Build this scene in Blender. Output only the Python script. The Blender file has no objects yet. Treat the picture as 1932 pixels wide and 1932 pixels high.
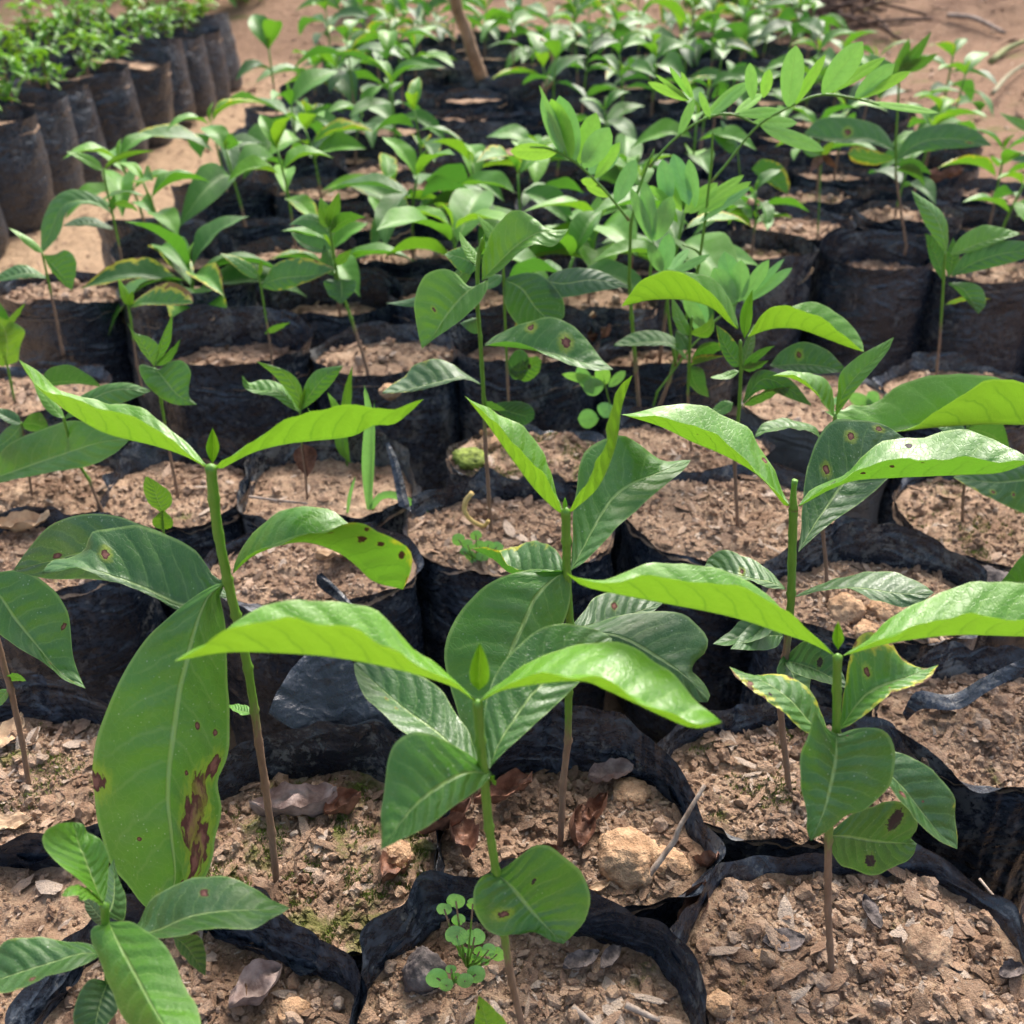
import bpy, math, random
import numpy as np
from mathutils import Vector, Matrix, noise
R = math.radians
random.seed(7)
rng = np.random.default_rng(7)
scene = bpy.context.scene
col = scene.collection

# ---------------------------------------------------------------- camera
CAMZ, SOIL, PITCH, FPX = 0.64, 0.20, R(32), 1938.0       # metres; soil level in the bags; focal length for a 1932 px square
cam = bpy.data.cameras.new('camera')
cam.sensor_width = 36.0; cam.sensor_fit = 'HORIZONTAL'; cam.lens = 36.0 * FPX / 1932.0
cam.clip_start = 0.02; cam.clip_end = 400
cam.dof.use_dof = True; cam.dof.focus_distance = 0.50; cam.dof.aperture_fstop = 13.5
cam_o = bpy.data.objects.new('camera', cam); col.objects.link(cam_o)
cam_o.location = (0, 0, CAMZ); cam_o.rotation_euler = (math.pi/2 - PITCH, 0, 0)
scene.camera = cam_o

# ---------------------------------------------------------------- world, sun, exposure
SUN_EL, SUN_AZ = R(50), R(18)
w = bpy.data.worlds.new('World'); scene.world = w; w.use_nodes = True
nt = w.node_tree; nt.nodes.clear()
sky = nt.nodes.new('ShaderNodeTexSky'); sky.sky_type = 'NISHITA'; sky.sun_disc = False
sky.sun_elevation = SUN_EL; sky.sun_rotation = SUN_AZ
sky.air_density = 1.0; sky.dust_density = 6.0; sky.ozone_density = 0.6
hs = nt.nodes.new('ShaderNodeHueSaturation'); hs.inputs['Saturation'].default_value = 0.9
bg = nt.nodes.new('ShaderNodeBackground'); bg.inputs[1].default_value = 0.15
ow = nt.nodes.new('ShaderNodeOutputWorld')
nt.links.new(sky.outputs[0], hs.inputs['Color']); nt.links.new(hs.outputs[0], bg.inputs[0]); nt.links.new(bg.outputs[0], ow.inputs[0])
sun = bpy.data.lights.new('sun', 'SUN'); sun.energy = 1.35; sun.angle = R(16); sun.color = (1, 0.985, 0.96)
sun_o = bpy.data.objects.new('sun', sun); col.objects.link(sun_o)
sun_dir = Vector((math.sin(SUN_AZ)*math.cos(SUN_EL), math.cos(SUN_AZ)*math.cos(SUN_EL), math.sin(SUN_EL)))
sun_o.rotation_euler = sun_dir.to_track_quat('Z', 'Y').to_euler()
scene.view_settings.view_transform = 'Standard'; scene.view_settings.look = 'None'
scene.view_settings.exposure = 1.42; scene.view_settings.gamma = 1.0; scene.view_settings.use_curve_mapping = False
scene.cycles.max_bounces = 8; scene.cycles.transmission_bounces = 4; scene.cycles.diffuse_bounces = 4
scene.cycles.use_denoising = True

# ---------------------------------------------------------------- geometry helpers
CP, SP = math.cos(PITCH), math.sin(PITCH)
def ray(x, y):
    cx, cy = (x - 966) / FPX, (966 - y) / FPX
    return cx, CP + cy*SP, -SP + cy*CP
def on_z(x, y, z=SOIL):                # where the line of sight meets a level surface
    d = ray(x, y); t = (z - CAMZ) / d[2]
    return Vector((d[0]*t, d[1]*t, z))
def on_y(x, y, Y):                     # ... or an upright plane Y metres in front
    d = ray(x, y); t = Y / d[1]
    return Vector((d[0]*t, Y, CAMZ + d[2]*t))

def mesh_np(name, v, f, uv=None, smooth=True, att=None):
    v = np.asarray(v, dtype=np.float32); f = np.asarray(f, dtype=np.int32)
    me = bpy.data.meshes.new(name)
    nf, k = f.shape
    me.vertices.add(len(v)); me.vertices.foreach_set('co', v.ravel())
    me.loops.add(nf*k); me.loops.foreach_set('vertex_index', f.ravel())
    me.polygons.add(nf); me.polygons.foreach_set('loop_start', np.arange(0, nf*k, k, dtype=np.int32))
    me.polygons.foreach_set('loop_total', np.full(nf, k, dtype=np.int32))
    if uv is not None:
        l = me.uv_layers.new(name='UVMap'); l.data.foreach_set('uv', np.asarray(uv, dtype=np.float32)[f.ravel()].ravel())
    if att is not None:
        a = me.attributes.new('tint', 'FLOAT', 'POINT'); a.data.foreach_set('value', np.asarray(att, dtype=np.float32))
    me.update(calc_edges=True)
    me.polygons.foreach_set('use_smooth', np.full(nf, smooth, dtype=bool)); me.update()
    return me
def put(name, me, mat=None, parent=None, loc=None, rot=None, sc=None, **props):
    o = bpy.data.objects.new(name, me); col.objects.link(o)
    if mat and not me.materials: me.materials.append(mat)
    if parent: o.parent = parent
    if loc is not None: o.location = loc
    if rot is not None: o.rotation_euler = rot
    if sc is not None: o.scale = (sc, sc, sc) if not hasattr(sc, '__len__') else sc
    for k, v in props.items(): o[k] = v
    return o
def thing(name, label, cat, loc=(0, 0, 0), rotz=0, group=None):
    o = bpy.data.objects.new(name, None); col.objects.link(o); o.empty_display_size = .02
    o.location = loc; o.rotation_euler = (0, 0, rotz); o['label'] = label; o['category'] = cat
    if group: o['group'] = group
    return o
def tag(o, label, cat, group=None):
    o['label'] = label; o['category'] = cat
    if group: o['group'] = group
    return o
def cr(P, n):                          # Catmull-Rom through P, n+1 points evenly spaced by length
    P = [np.array(p, float) for p in P]
    if len(P) == 2: Q = [P[0]*(1-t)+P[1]*t for t in np.linspace(0, 1, 24)]
    else:
        E = [2*P[0]-P[1]] + P + [2*P[-1]-P[-2]]; Q = []
        for i in range(1, len(E)-2):
            a, b, c, d = E[i-1], E[i], E[i+1], E[i+2]
            for t in np.linspace(0, 1, 12, endpoint=False):
                Q.append(.5*((2*b)+(c-a)*t+(2*a-5*b+4*c-d)*t*t+(3*b-a-3*c+d)*t**3))
        Q.append(P[-1])
    Q = np.array(Q); s = np.r_[0, np.cumsum(np.linalg.norm(np.diff(Q, axis=0), axis=1))]
    if s[-1] == 0: return np.repeat(Q[:1], n+1, 0)
    tt = np.linspace(0, s[-1], n+1)
    return np.stack([np.interp(tt, s, Q[:, k]) for k in range(Q.shape[1])], 1)
def grid_faces(nr, nc, wrap=False):    # rows x columns of vertices
    i, j = np.meshgrid(np.arange(nr-1), np.arange(nc if wrap else nc-1), indexing='ij')
    j2 = (j+1) % nc
    return np.stack([i*nc+j, i*nc+j2, (i+1)*nc+j2, (i+1)*nc+j], -1).reshape(-1, 4)
def tube(pts, rads, n=8, sub=4, bumps=0.0, seed=0):
    P = cr([tuple(p)+(r,) for p, r in zip([tuple(q) for q in pts], rads)], (len(pts)-1)*sub)
    V = []; T = np.gradient(P[:, :3], axis=0)
    up = np.array([0, 1, .13])
    for k in range(len(P)):
        t = T[k]/(np.linalg.norm(T[k])+1e-9); a = np.cross(t, up); a /= np.linalg.norm(a)+1e-9; b = np.cross(t, a)
        for q in range(n):
            an = 2*math.pi*q/n; r = P[k, 3]
            if bumps: r *= 1 + bumps*noise.noise(Vector((P[k, 0]*400+seed, P[k, 2]*250, q*1.3)))
            V.append(P[k, :3] + r*(math.cos(an)*a + math.sin(an)*b))
    f = grid_faces(len(P), n, True); V = np.array(V)
    m = len(V); V = np.vstack([V, P[0, :3], P[-1, :3]])
    caps = []
    for q in range(n):
        q2 = (q+1) % n
        caps.append((m, q2, q, q)); b = (len(P)-1)*n; caps.append((m+1, b+q, b+q2, b+q2))
    me = bpy.data.meshes.new('tube')
    faces = [tuple(int(x) for x in a) for a in f] + [tuple(int(x) for x in a[:3]) for a in caps]
    vv = [tuple(float(x) for x in a) for a in V]
    tt = [float(x) for x in np.repeat(np.linspace(0, 1, len(P)), n)] + [0.0, 1.0]
    me.from_pydata(vv, [], faces)
    a = me.attributes.new('tint', 'FLOAT', 'POINT'); a.data.foreach_set('value', tt)
    for p in me.polygons: p.use_smooth = True
    return me

# ---------------------------------------------------------------- materials
class NT:
    def __init__(s, name):
        s.m = bpy.data.materials.new(name); s.m.use_nodes = True; s.t = s.m.node_tree; s.t.nodes.clear()
    def n(s, typ, **k):
        o = s.t.nodes.new(typ)
        for a, b in k.items(): setattr(o, a, b)
        return o
    def l(s, a, b): s.t.links.new(a, b)
    def put(s, sock, v):
        if isinstance(v, bpy.types.NodeSocket): s.l(v, sock)
        elif isinstance(v, tuple) and len(v) == 3 and sock.type == 'RGBA': sock.default_value = (*v, 1)
        else: sock.default_value = v
    def math(s, op, a, b=0.0, c=0.0, clamp=False):
        o = s.n('ShaderNodeMath', operation=op, use_clamp=clamp)
        s.put(o.inputs[0], a); s.put(o.inputs[1], b); s.put(o.inputs[2], c); return o.outputs[0]
    def mix(s, f, a, b, mode='MIX'):
        o = s.n('ShaderNodeMix', data_type='RGBA', blend_type=mode)
        s.put(o.inputs[0], f); s.put(o.inputs[6], a); s.put(o.inputs[7], b); return o.outputs[2]
    def ramp(s, f, stops, interp='LINEAR'):
        o = s.n('ShaderNodeValToRGB'); e = o.color_ramp; e.interpolation = interp
        while len(e.elements) < len(stops): e.elements.new(0.5)
        for q, (p, c) in zip(e.elements, stops): q.position = p; q.color = (*c, 1) if len(c) == 3 else c
        s.put(o.inputs[0], f); return o.outputs[0]
    def step(s, f, a, b):
        o = s.n('ShaderNodeMapRange', interpolation_type='SMOOTHSTEP'); s.put(o.inputs[0], f)
        s.put(o.inputs[1], a); s.put(o.inputs[2], b); s.put(o.inputs[3], 0.0); s.put(o.inputs[4], 1.0); return o.outputs[0]
    def noise(s, vec, scale, detail=4, rough=.55, dist=0.0, out=0):
        o = s.n('ShaderNodeTexNoise'); s.put(o.inputs['Vector'], vec); o.inputs['Scale'].default_value = scale
        o.inputs['Detail'].default_value = detail; o.inputs['Roughness'].default_value = rough; o.inputs['Distortion'].default_value = dist
        return o.outputs[out]
    def mapping(s, vec, sc, loc=(0, 0, 0)):
        o = s.n('ShaderNodeMapping'); s.put(o.inputs[0], vec); o.inputs['Scale'].default_value = sc; o.inputs['Location'].default_value = loc
        return o.outputs[0]
    def coord(s, k='Object'): return s.n('ShaderNodeTexCoord').outputs[k]
    def attr(s, name, kind='OBJECT'):
        o = s.n('ShaderNodeAttribute', attribute_type=kind, attribute_name=name); return o.outputs['Fac']
    def bump(s, h, strength=.5, dist=.001, nrm=None):
        o = s.n('ShaderNodeBump'); s.put(o.inputs['Height'], h); s.put(o.inputs['Strength'], strength); o.inputs['Distance'].default_value = dist
        if nrm: s.l(nrm, o.inputs['Normal'])
        return o.outputs[0]
    def pbr(s, color, rough=.6, nrm=None, spec=.5, **k):
        o = s.n('ShaderNodeBsdfPrincipled'); s.put(o.inputs['Base Color'], color); s.put(o.inputs['Roughness'], rough)
        s.put(o.inputs['Specular IOR Level'], spec)
        if nrm: s.l(nrm, o.inputs['Normal'])
        for a, b in k.items(): s.put(o.inputs[a], b)
        return o.outputs[0]
    def out(s, sh, disp=None):
        o = s.n('ShaderNodeOutputMaterial'); s.l(sh, o.inputs[0]); return s.m

def leaf_material(name, spots=(), weed=False, vs=.75):
    """Two faced leaf: glossy upper side, paler matt underside, pinnate veins, light comes through.
    spots: (u, v, r, kind) in leaf coordinates (u -1..1 across, v 0..1 along)."""
    s = NT(name); uvn = s.n('ShaderNodeUVMap'); sep = s.n('ShaderNodeSeparateXYZ'); s.l(uvn.outputs[0], sep.inputs[0])
    U, V = sep.outputs[0], sep.outputs[1]
    uu = s.math('MULTIPLY_ADD', U, 2.0, -1.0); au = s.math('ABSOLUTE', uu)
    obj = s.coord('Object'); oi = s.n('ShaderNodeObjectInfo'); rnd = oi.outputs['Random']
    tone = s.attr('tone'); wear = s.attr('wear')
    # veins
    side = s.math('GREATER_THAN', uu, 0.0)
    ph = s.math('SUBTRACT', V, s.math('MULTIPLY', s.math('POWER', au, 1.25), .15))
    ph = s.math('MULTIPLY_ADD', ph, 9.0, s.math('MULTIPLY', side, .35))
    wob = s.noise(s.mapping(uvn.outputs[0], (3, 5, 1)), 1.6, 2)
    ph = s.math('ADD', ph, s.math('MULTIPLY', wob, .5))
    fr = s.math('ABSOLUTE', s.math('SUBTRACT', s.math('FRACT', ph), .5))       # 0 on the vein, .5 between
    vein = s.math('SUBTRACT', 1.0, s.step(fr, .015, .075))
    fade = s.math('SUBTRACT', 1.0, s.step(au, .62, .92)); vein = s.math('MULTIPLY', vein, fade)
    mw = s.math('MULTIPLY_ADD', V, -.06, .085)
    mid = s.math('SUBTRACT', 1.0, s.step(au, s.math('MULTIPLY', mw, .35), mw))
    edge = s.step(au, .93, .975)
    v3 = s.n('ShaderNodeTexVoronoi', feature='DISTANCE_TO_EDGE'); vm = s.n('ShaderNodeVectorMath', operation='ADD'); s.l(s.mapping(uvn.outputs[0], (15, 44, 1)), vm.inputs[0]); nz = s.n('ShaderNodeTexNoise'); s.l(s.mapping(uvn.outputs[0], (15, 44, 1)), nz.inputs['Vector']); nz.inputs['Scale'].default_value = .7; s.l(nz.outputs['Color'], vm.inputs[1]); s.l(vm.outputs[0], v3.inputs['Vector']); v3.inputs['Scale'].default_value = 1.0
    net = s.math('SUBTRACT', 1.0, s.step(v3.outputs['Distance'], .0, .09)); net = s.math('MULTIPLY', net, .0 if weed else min(1, vs*1.3))
    pillow = s.math('MULTIPLY', s.step(fr, .0, .5), s.math('SUBTRACT', 1.0, s.math('MULTIPLY', au, .5)))
    big = s.noise(s.mapping(uvn.outputs[0], (2.2, 4, 1)), 1.0, 3); fine = s.noise(obj, 900, 3)
    if weed:
        top = s.mix(tone, (.22, .46, .22), (.28, .55, .05)); bot = s.mix(tone, (.24, .46, .26), (.30, .52, .12))
        trans = s.mix(tone, (.12, .34, .06), (.3, .6, .05)); vs = .2
    else:
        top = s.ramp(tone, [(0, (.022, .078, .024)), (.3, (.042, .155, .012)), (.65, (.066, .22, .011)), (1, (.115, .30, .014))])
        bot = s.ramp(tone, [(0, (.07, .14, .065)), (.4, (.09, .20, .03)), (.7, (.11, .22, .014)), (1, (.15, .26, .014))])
        trans = s.ramp(tone, [(0, (.03, .12, .015)), (.5, (.08, .24, .014)), (1, (.17, .33, .014))])
    var = s.ramp(big, [(.3, (.78, .82, .8)), (.7, (1.2, 1.15, 1.05))])
    top = s.mix(1.0, top, var, 'MULTIPLY')
    tn = s.noise(s.mapping(uvn.outputs[0], (9, 22, 1)), 3.0, 4, .7)
    top = s.mix(s.math('MULTIPLY', s.step(tn, .45, .7), .14), top, s.mix(.5, top, (.16, .3, .05)))
    pale = s.mix(tone, (.20, .33, .10), (.30, .52, .08))
    top = s.mix(s.math('MULTIPLY', vein, .34*vs), top, pale)
    top = s.mix(s.math('MULTIPLY', mid, min(1, .95*vs+.1)), top, s.mix(.25, pale, (.5, .6, .25)))
    top = s.mix(s.math('MULTIPLY', edge, .6*vs), top, (.3, .45, .12))
    bot = s.mix(s.math('MULTIPLY', vein, .35*vs), bot, (.08, .22, .01))
    bot = s.mix(s.math('MULTIPLY', mid, .6), bot, (.33, .5, .12))
    bot = s.mix(s.math('MULTIPLY', edge, .7*vs), bot, (.36, .52, .12))
    top = s.mix(s.math('MULTIPLY', net, .10), top, pale); bot = s.mix(s.math('MULTIPLY', net, .16), bot, (.06, .16, .01))
    # dust and specks on the older leaves
    vo = s.n('ShaderNodeTexVoronoi'); s.l(obj, vo.inputs['Vector']); vo.inputs['Scale'].default_value = 330; vo.inputs['Randomness'].default_value = 1
    sp = s.math('SUBTRACT', 1.0, s.step(vo.outputs['Distance'], .07, .16))
    dn = s.noise(obj, 40, 3); sp = s.math('MULTIPLY', sp, s.step(dn, .42, .6))
    old = s.math('SUBTRACT', 1.0, s.step(tone, .5, .95))
    top = s.mix(s.math('MULTIPLY', sp, s.math('MULTIPLY', old, .55)), top, (.42, .5, .36))
    dust = s.math('MULTIPLY', s.math('MULTIPLY', s.step(s.noise(obj, 55, 5, .7), .42, .75), old), .11)
    top = s.mix(dust, top, (.34, .38, .30))
    # worn yellowing margin, as the object's own 'wear' says
    wn = s.noise(s.mapping(uvn.outputs[0], (3, 6, 1), (0, 0, 0)), 1.7, 3)
    w1 = s.math('ADD', s.math('MULTIPLY', au, .55), s.math('MULTIPLY', wn, .75)); w1 = s.math('ADD', w1, s.math('MULTIPLY', V, .25))
    thr = s.math('MULTIPLY_ADD', wear, -.55, 1.32)
    ywm = s.step(w1, thr, s.math('ADD', thr, .16)); brm = s.step(w1, s.math('ADD', thr, .17), s.math('ADD', thr, .2))
    brown = s.mix(s.noise(obj, 260, 3), (.05, .02, .012), (.2, .09, .05))
    def spoil(c, k=1.0):
        c = s.mix(s.math('MULTIPLY', ywm, .85), c, (.5, .48, .03)); return s.mix(brm, c, brown)
    top = spoil(top); bot = spoil(bot)
    allb = brm
    for (su, sv, sr, kind) in spots:
        dx = s.math('MULTIPLY', s.math('SUBTRACT', uu, su), .21); dy = s.math('SUBTRACT', V, sv)
        if kind == 'blotch': dx = s.math('MULTIPLY', dx, 1.5); dy = s.math('MULTIPLY', dy, .75)
        d = s.math('SQRT', s.math('ADD', s.math('MULTIPLY', dx, dx), s.math('MULTIPLY', dy, dy)))
        nn = s.noise(uvn.outputs[0], 26 if kind == 'blotch' else 30, 3); amp = sr*(1.6 if kind == 'blotch' else 1.5)
        d = s.math('ADD', d, s.math('MULTIPLY_ADD', nn, amp, -amp*.5))
        halo = s.math('SUBTRACT', 1.0, s.step(d, sr*.9, sr*(2.3 if kind == 'halo' else 1.7)))
        core = s.math('SUBTRACT', 1.0, s.step(d, sr*.82, sr*1.0)); heart = s.math('SUBTRACT', 1.0, s.step(d, sr*.25, sr*.7))
        hy = {'halo': .6, 'blotch': .5}.get(kind, .18)
        top = s.mix(s.math('MULTIPLY', halo, hy), top, (.36, .42, .02)); bot = s.mix(s.math('MULTIPLY', halo, hy), bot, (.45, .45, .02))
        cc = s.mix(s.math('MULTIPLY', heart, .8 if kind != 'dark' else .1), (.10, .026, .018), (.30, .125, .09))
        if kind == 'dark': cc = (.025, .014, .018)
        top = s.mix(core, top, cc); bot = s.mix(core, bot, (.07, .025, .015)); allb = s.math('MAXIMUM', allb, core)
    h = s.math('ADD', s.math('MULTIPLY', pillow, .9*vs), s.math('MULTIPLY', mid, -.5*vs))
    h = s.math('ADD', h, s.math('MULTIPLY', s.noise(obj, 120, 3, .6), .32)); h = s.math('ADD', h, s.math('MULTIPLY', fine, .05)); h = s.math('SUBTRACT', h, s.math('MULTIPLY', net, .065))
    h = s.math('SUBTRACT', h, s.math('MULTIPLY', allb, .3))
    nb = s.bump(h, .8, .0013 if vs > .6 else .0007)
    tr = s.mix(allb, trans, (.02, .01, .005)); tr = s.mix(s.math('MULTIPLY', ywm, .7), tr, (.4, .35, .02))
    tr = s.mix(s.math('MULTIPLY', s.math('MAXIMUM', vein, mid), .5), tr, (.05, .14, .01))
    rt = s.math('ADD', s.math('MULTIPLY_ADD', tone, -.04, .38), s.math('MULTIPLY', s.step(fine, .3, .8), .08))
    rt = s.math('ADD', rt, s.math('MULTIPLY', allb, .35))
    rt = s.math('ADD', rt, s.math('MULTIPLY', s.step(s.noise(obj, 70, 5, .7), .45, .7), .16))
    if weed: rt = s.math('ADD', rt, .25)
    ptop = s.pbr(top, rt, nb, (.7 if vs > .4 else .28) if not weed else .3); pbot = s.pbr(bot, .55, nb, .3)
    tl = s.n('ShaderNodeBsdfTranslucent'); s.put(tl.inputs[0], tr); s.l(nb, tl.inputs[1])
    def mixs(f, a, b):
        o = s.n('ShaderNodeMixShader'); s.put(o.inputs[0], f); s.l(a, o.inputs[1]); s.l(b, o.inputs[2]); return o.outputs[0]
    t1 = mixs(.26, ptop, tl.outputs[0]); t2 = mixs(.42, pbot, tl.outputs[0])
    geo = s.n('ShaderNodeNewGeometry')
    return s.out(mixs(geo.outputs['Backfacing'], t1, t2))

LEAF = leaf_material('coffee_leaf'); LEAFG = leaf_material('coffee_leaf_small', vs=.3); LEAFM = leaf_material('coffee_leaf_mid', vs=.45); BUD = leaf_material('coffee_bud', vs=.08); WEED = leaf_material('weed_leaf', weed=True)

def film_material():
    s = NT('black_plastic_film'); ob = s.coord('Object'); mud = s.attr('mud')
    geo = s.n('ShaderNodeNewGeometry'); pos = geo.outputs['Position']
    n1 = s.noise(s.mapping(pos, (30, 30, 22)), 1.0, 7, .74, .8); n2 = s.noise(pos, 260, 5, .75, .4)
    m = s.math('ADD', s.math('MULTIPLY', n1, .62), s.math('MULTIPLY', n2, .45))
    m = s.math('ADD', m, s.math('MULTIPLY', mud, .085))
    mask = s.math('MULTIPLY', s.step(m, .60, .65), .5)
    col_ = s.mix(s.noise(pos, 30, 3), (.11, .11, .105), (.25, .245, .225))
    film = s.mix(s.noise(pos, 14, 4), (.005, .008, .014), (.012, .018, .029))
    veil = s.math('MULTIPLY', s.math('MULTIPLY', s.step(s.noise(s.mapping(pos, (150, 150, 210)), 1.0, 7, .8, .6), .44, .66), s.step(s.noise(pos, 11, 4), .3, .65)), .5)
    film = s.mix(veil, film, (.095, .125, .17))
    c = s.mix(mask, film, col_)
    # wrinkles: mostly lying across, some vertical creases, fine crackle
    wr = s.math('SUBTRACT', 1.0, s.math('MULTIPLY', s.math('ABSOLUTE', s.math('SUBTRACT', s.noise(s.mapping(pos, (17, 17, 34)), 1.0, 2, .5, 1.0), .5)), 3.0)); ck = s.noise(pos, 420, 4, .7)
    vc = s.math('SUBTRACT', 1.0, s.math('MULTIPLY', s.math('ABSOLUTE', s.math('SUBTRACT', s.noise(s.mapping(pos, (42, 42, 16)), 1.0, 2, .5, 1.0), .5)), 3.0))
    h = s.math('ADD', s.math('MULTIPLY', wr, 1.0), s.math('MULTIPLY', vc, .5)); h = s.math('ADD', h, s.math('MULTIPLY', ck, .22))
    rg = s.math('MULTIPLY_ADD', mask, .45, .26); rg = s.math('ADD', rg, s.math('MULTIPLY', veil, .7))
    return s.out(s.pbr(c, rg, s.bump(h, .7, .0040), .6))
FILM = film_material()

def soil_material(name='bag_soil', dark=False):
    s = NT(name); geo = s.n('ShaderNodeNewGeometry'); pos = geo.outputs['Position']; moss = s.attr('moss')
    t = s.attr('tint', 'GEOMETRY')
    a = s.noise(pos, 60, 6, .7); b = s.noise(pos, 380, 5, .7); d = s.noise(pos, 1400, 3, .7)
    c = s.ramp(a, [(.28, (.14, .088, .06)), (.42, (.36, .235, .155)), (.6, (.50, .345, .23)), (.8, (.62, .475, .35))])
    c = s.mix(s.step(b, .5, .72), c, (.50, .37, .24)); c = s.mix(s.math('MULTIPLY', s.step(b, .5, .32), .75), c, (.13, .08, .05))
    tc = s.ramp(t, [(0, (.075, .05, .045)), (.12, (.2, .12, .075)), (.3, (.33, .20, .135)), (.6, (.51, .335, .22)), (.85, (.62, .46, .35)), (1, (.68, .59, .50))])
    c = s.mix(s.step(t, .001, .002), c, s.mix(.5, tc, c))
    sp = s.n('ShaderNodeTexVoronoi'); s.l(pos, sp.inputs['Vector']); sp.inputs['Scale'].default_value = 420
    c = s.mix(s.math('MULTIPLY', s.math('LESS_THAN', sp.outputs['Distance'], .16), .6), c, s.mix(s.noise(pos, 90, 2), (.05, .035, .025), (.66, .58, .5)))
    mn = s.noise(s.mapping(pos, (1, 1, 1), (3.1, 1.7, 0)), 34, 5, .7)
    mm = s.step(s.math('ADD', mn, s.math('MULTIPLY', moss, .13)), .63, .76)
    mc = s.mix(b, (.07, .085, .015), (.24, .26, .07))
    c = s.mix(s.math('MULTIPLY', s.step(s.noise(pos, 21, 4, .6), .5, .64), .55), c, s.mix(1.0, c, (.45, .38, .34), 'MULTIPLY'))
    c = s.mix(s.math('MULTIPLY', mm, .8), c, mc)
    h = s.math('ADD', s.math('MULTIPLY', b, 1.0), s.math('MULTIPLY', d, .5)); h = s.math('ADD', h, s.math('MULTIPLY', a, 1.2))
    return s.out(s.pbr(c, .92, s.bump(h, 1.0, .0034), .15))
SOILM = soil_material()

def stem_material():
    s = NT('seedling_stem'); t = s.attr('tint', 'GEOMETRY'); wood = s.attr('wood'); ob = s.coord('Object')
    n = s.noise(s.mapping(ob, (400, 400, 90)), 1.0, 4, .7)
    w = s.step(s.math('ADD', t, s.math('MULTIPLY', s.math('SUBTRACT', n, .5), .12)), s.math('SUBTRACT', 1.0, wood), s.math('ADD', s.math('SUBTRACT', 1.0, wood), .14))
    w = s.math('SUBTRACT', 1.0, s.step(s.math('ADD', t, s.math('MULTIPLY', s.math('SUBTRACT', n, .5), .16)), s.math('SUBTRACT', wood, .04), s.math('ADD', wood, .08)))
    bark = s.mix(n, (.09, .048, .03), (.30, .20, .13)); g = s.mix(n, (.06, .16, .015), (.14, .29, .03))
    b = s.bump(n, .5, .0006)
    return s.out(s.pbr(s.mix(w, g, bark), s.math('MULTIPLY_ADD', w, .3, .42), b, .4))
STEM = stem_material()

def simple(name, c1, c2, scale=60, rough=.8, bump=.5, dist=.001, stretch=(1, 1, 1), spec=.3, trans=None):
    s = NT(name); ob = s.coord('Object'); v = s.mapping(ob, stretch); n = s.noise(v, scale, 5, .65)
    c = s.mix(s.step(n, .3, .7), c1, c2); sh = s.pbr(c, rough, s.bump(s.math('ADD', n, s.math('MULTIPLY', s.noise(v, scale*5, 3), .4)), bump, dist), spec)
    if trans:
        tl = s.n('ShaderNodeBsdfTranslucent'); s.put(tl.inputs[0], trans); mx = s.n('ShaderNodeMixShader'); mx.inputs[0].default_value = .35
        s.l(sh, mx.inputs[1]); s.l(tl.outputs[0], mx.inputs[2]); sh = mx.outputs[0]
    return s.out(sh)
DEAD = simple('dead_leaf_brown', (.075, .03, .018), (.24, .12, .075), 90, .6, .8, .0015)
DEADG = simple('dead_leaf_grey', (.12, .08, .07), (.33, .26, .23), 90, .7, .8, .0015)
DEADP = simple('dead_leaf_pale', (.30, .19, .11), (.50, .36, .22), 80, .6, .7, .0012)
TWIG = simple('twig_bark', (.13, .085, .06), (.38, .31, .25), 120, .8, .8, .001, (1, 1, .25))
WOOD = simple('stake_wood', (.20, .115, .065), (.46, .31, .2), 40, .75, .8, .003, (1, 1, .2))
CLOD = simple('clay_clod', (.27, .16, .09), (.50, .33, .20), 110, .95, 1.0, .004, spec=.1)
CHAR = simple('dark_bark_chip', (.03, .025, .025), (.16, .13, .12), 120, .8, .8, .002)
MOSS = simple('moss_tufts', (.045, .065, .012), (.23, .29, .05), 200, .9, .4)
GRASS = simple('grass_blade', (.08, .2, .06), (.17, .36, .12), 50, .5, .3, trans=(.2, .45, .08))

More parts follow.
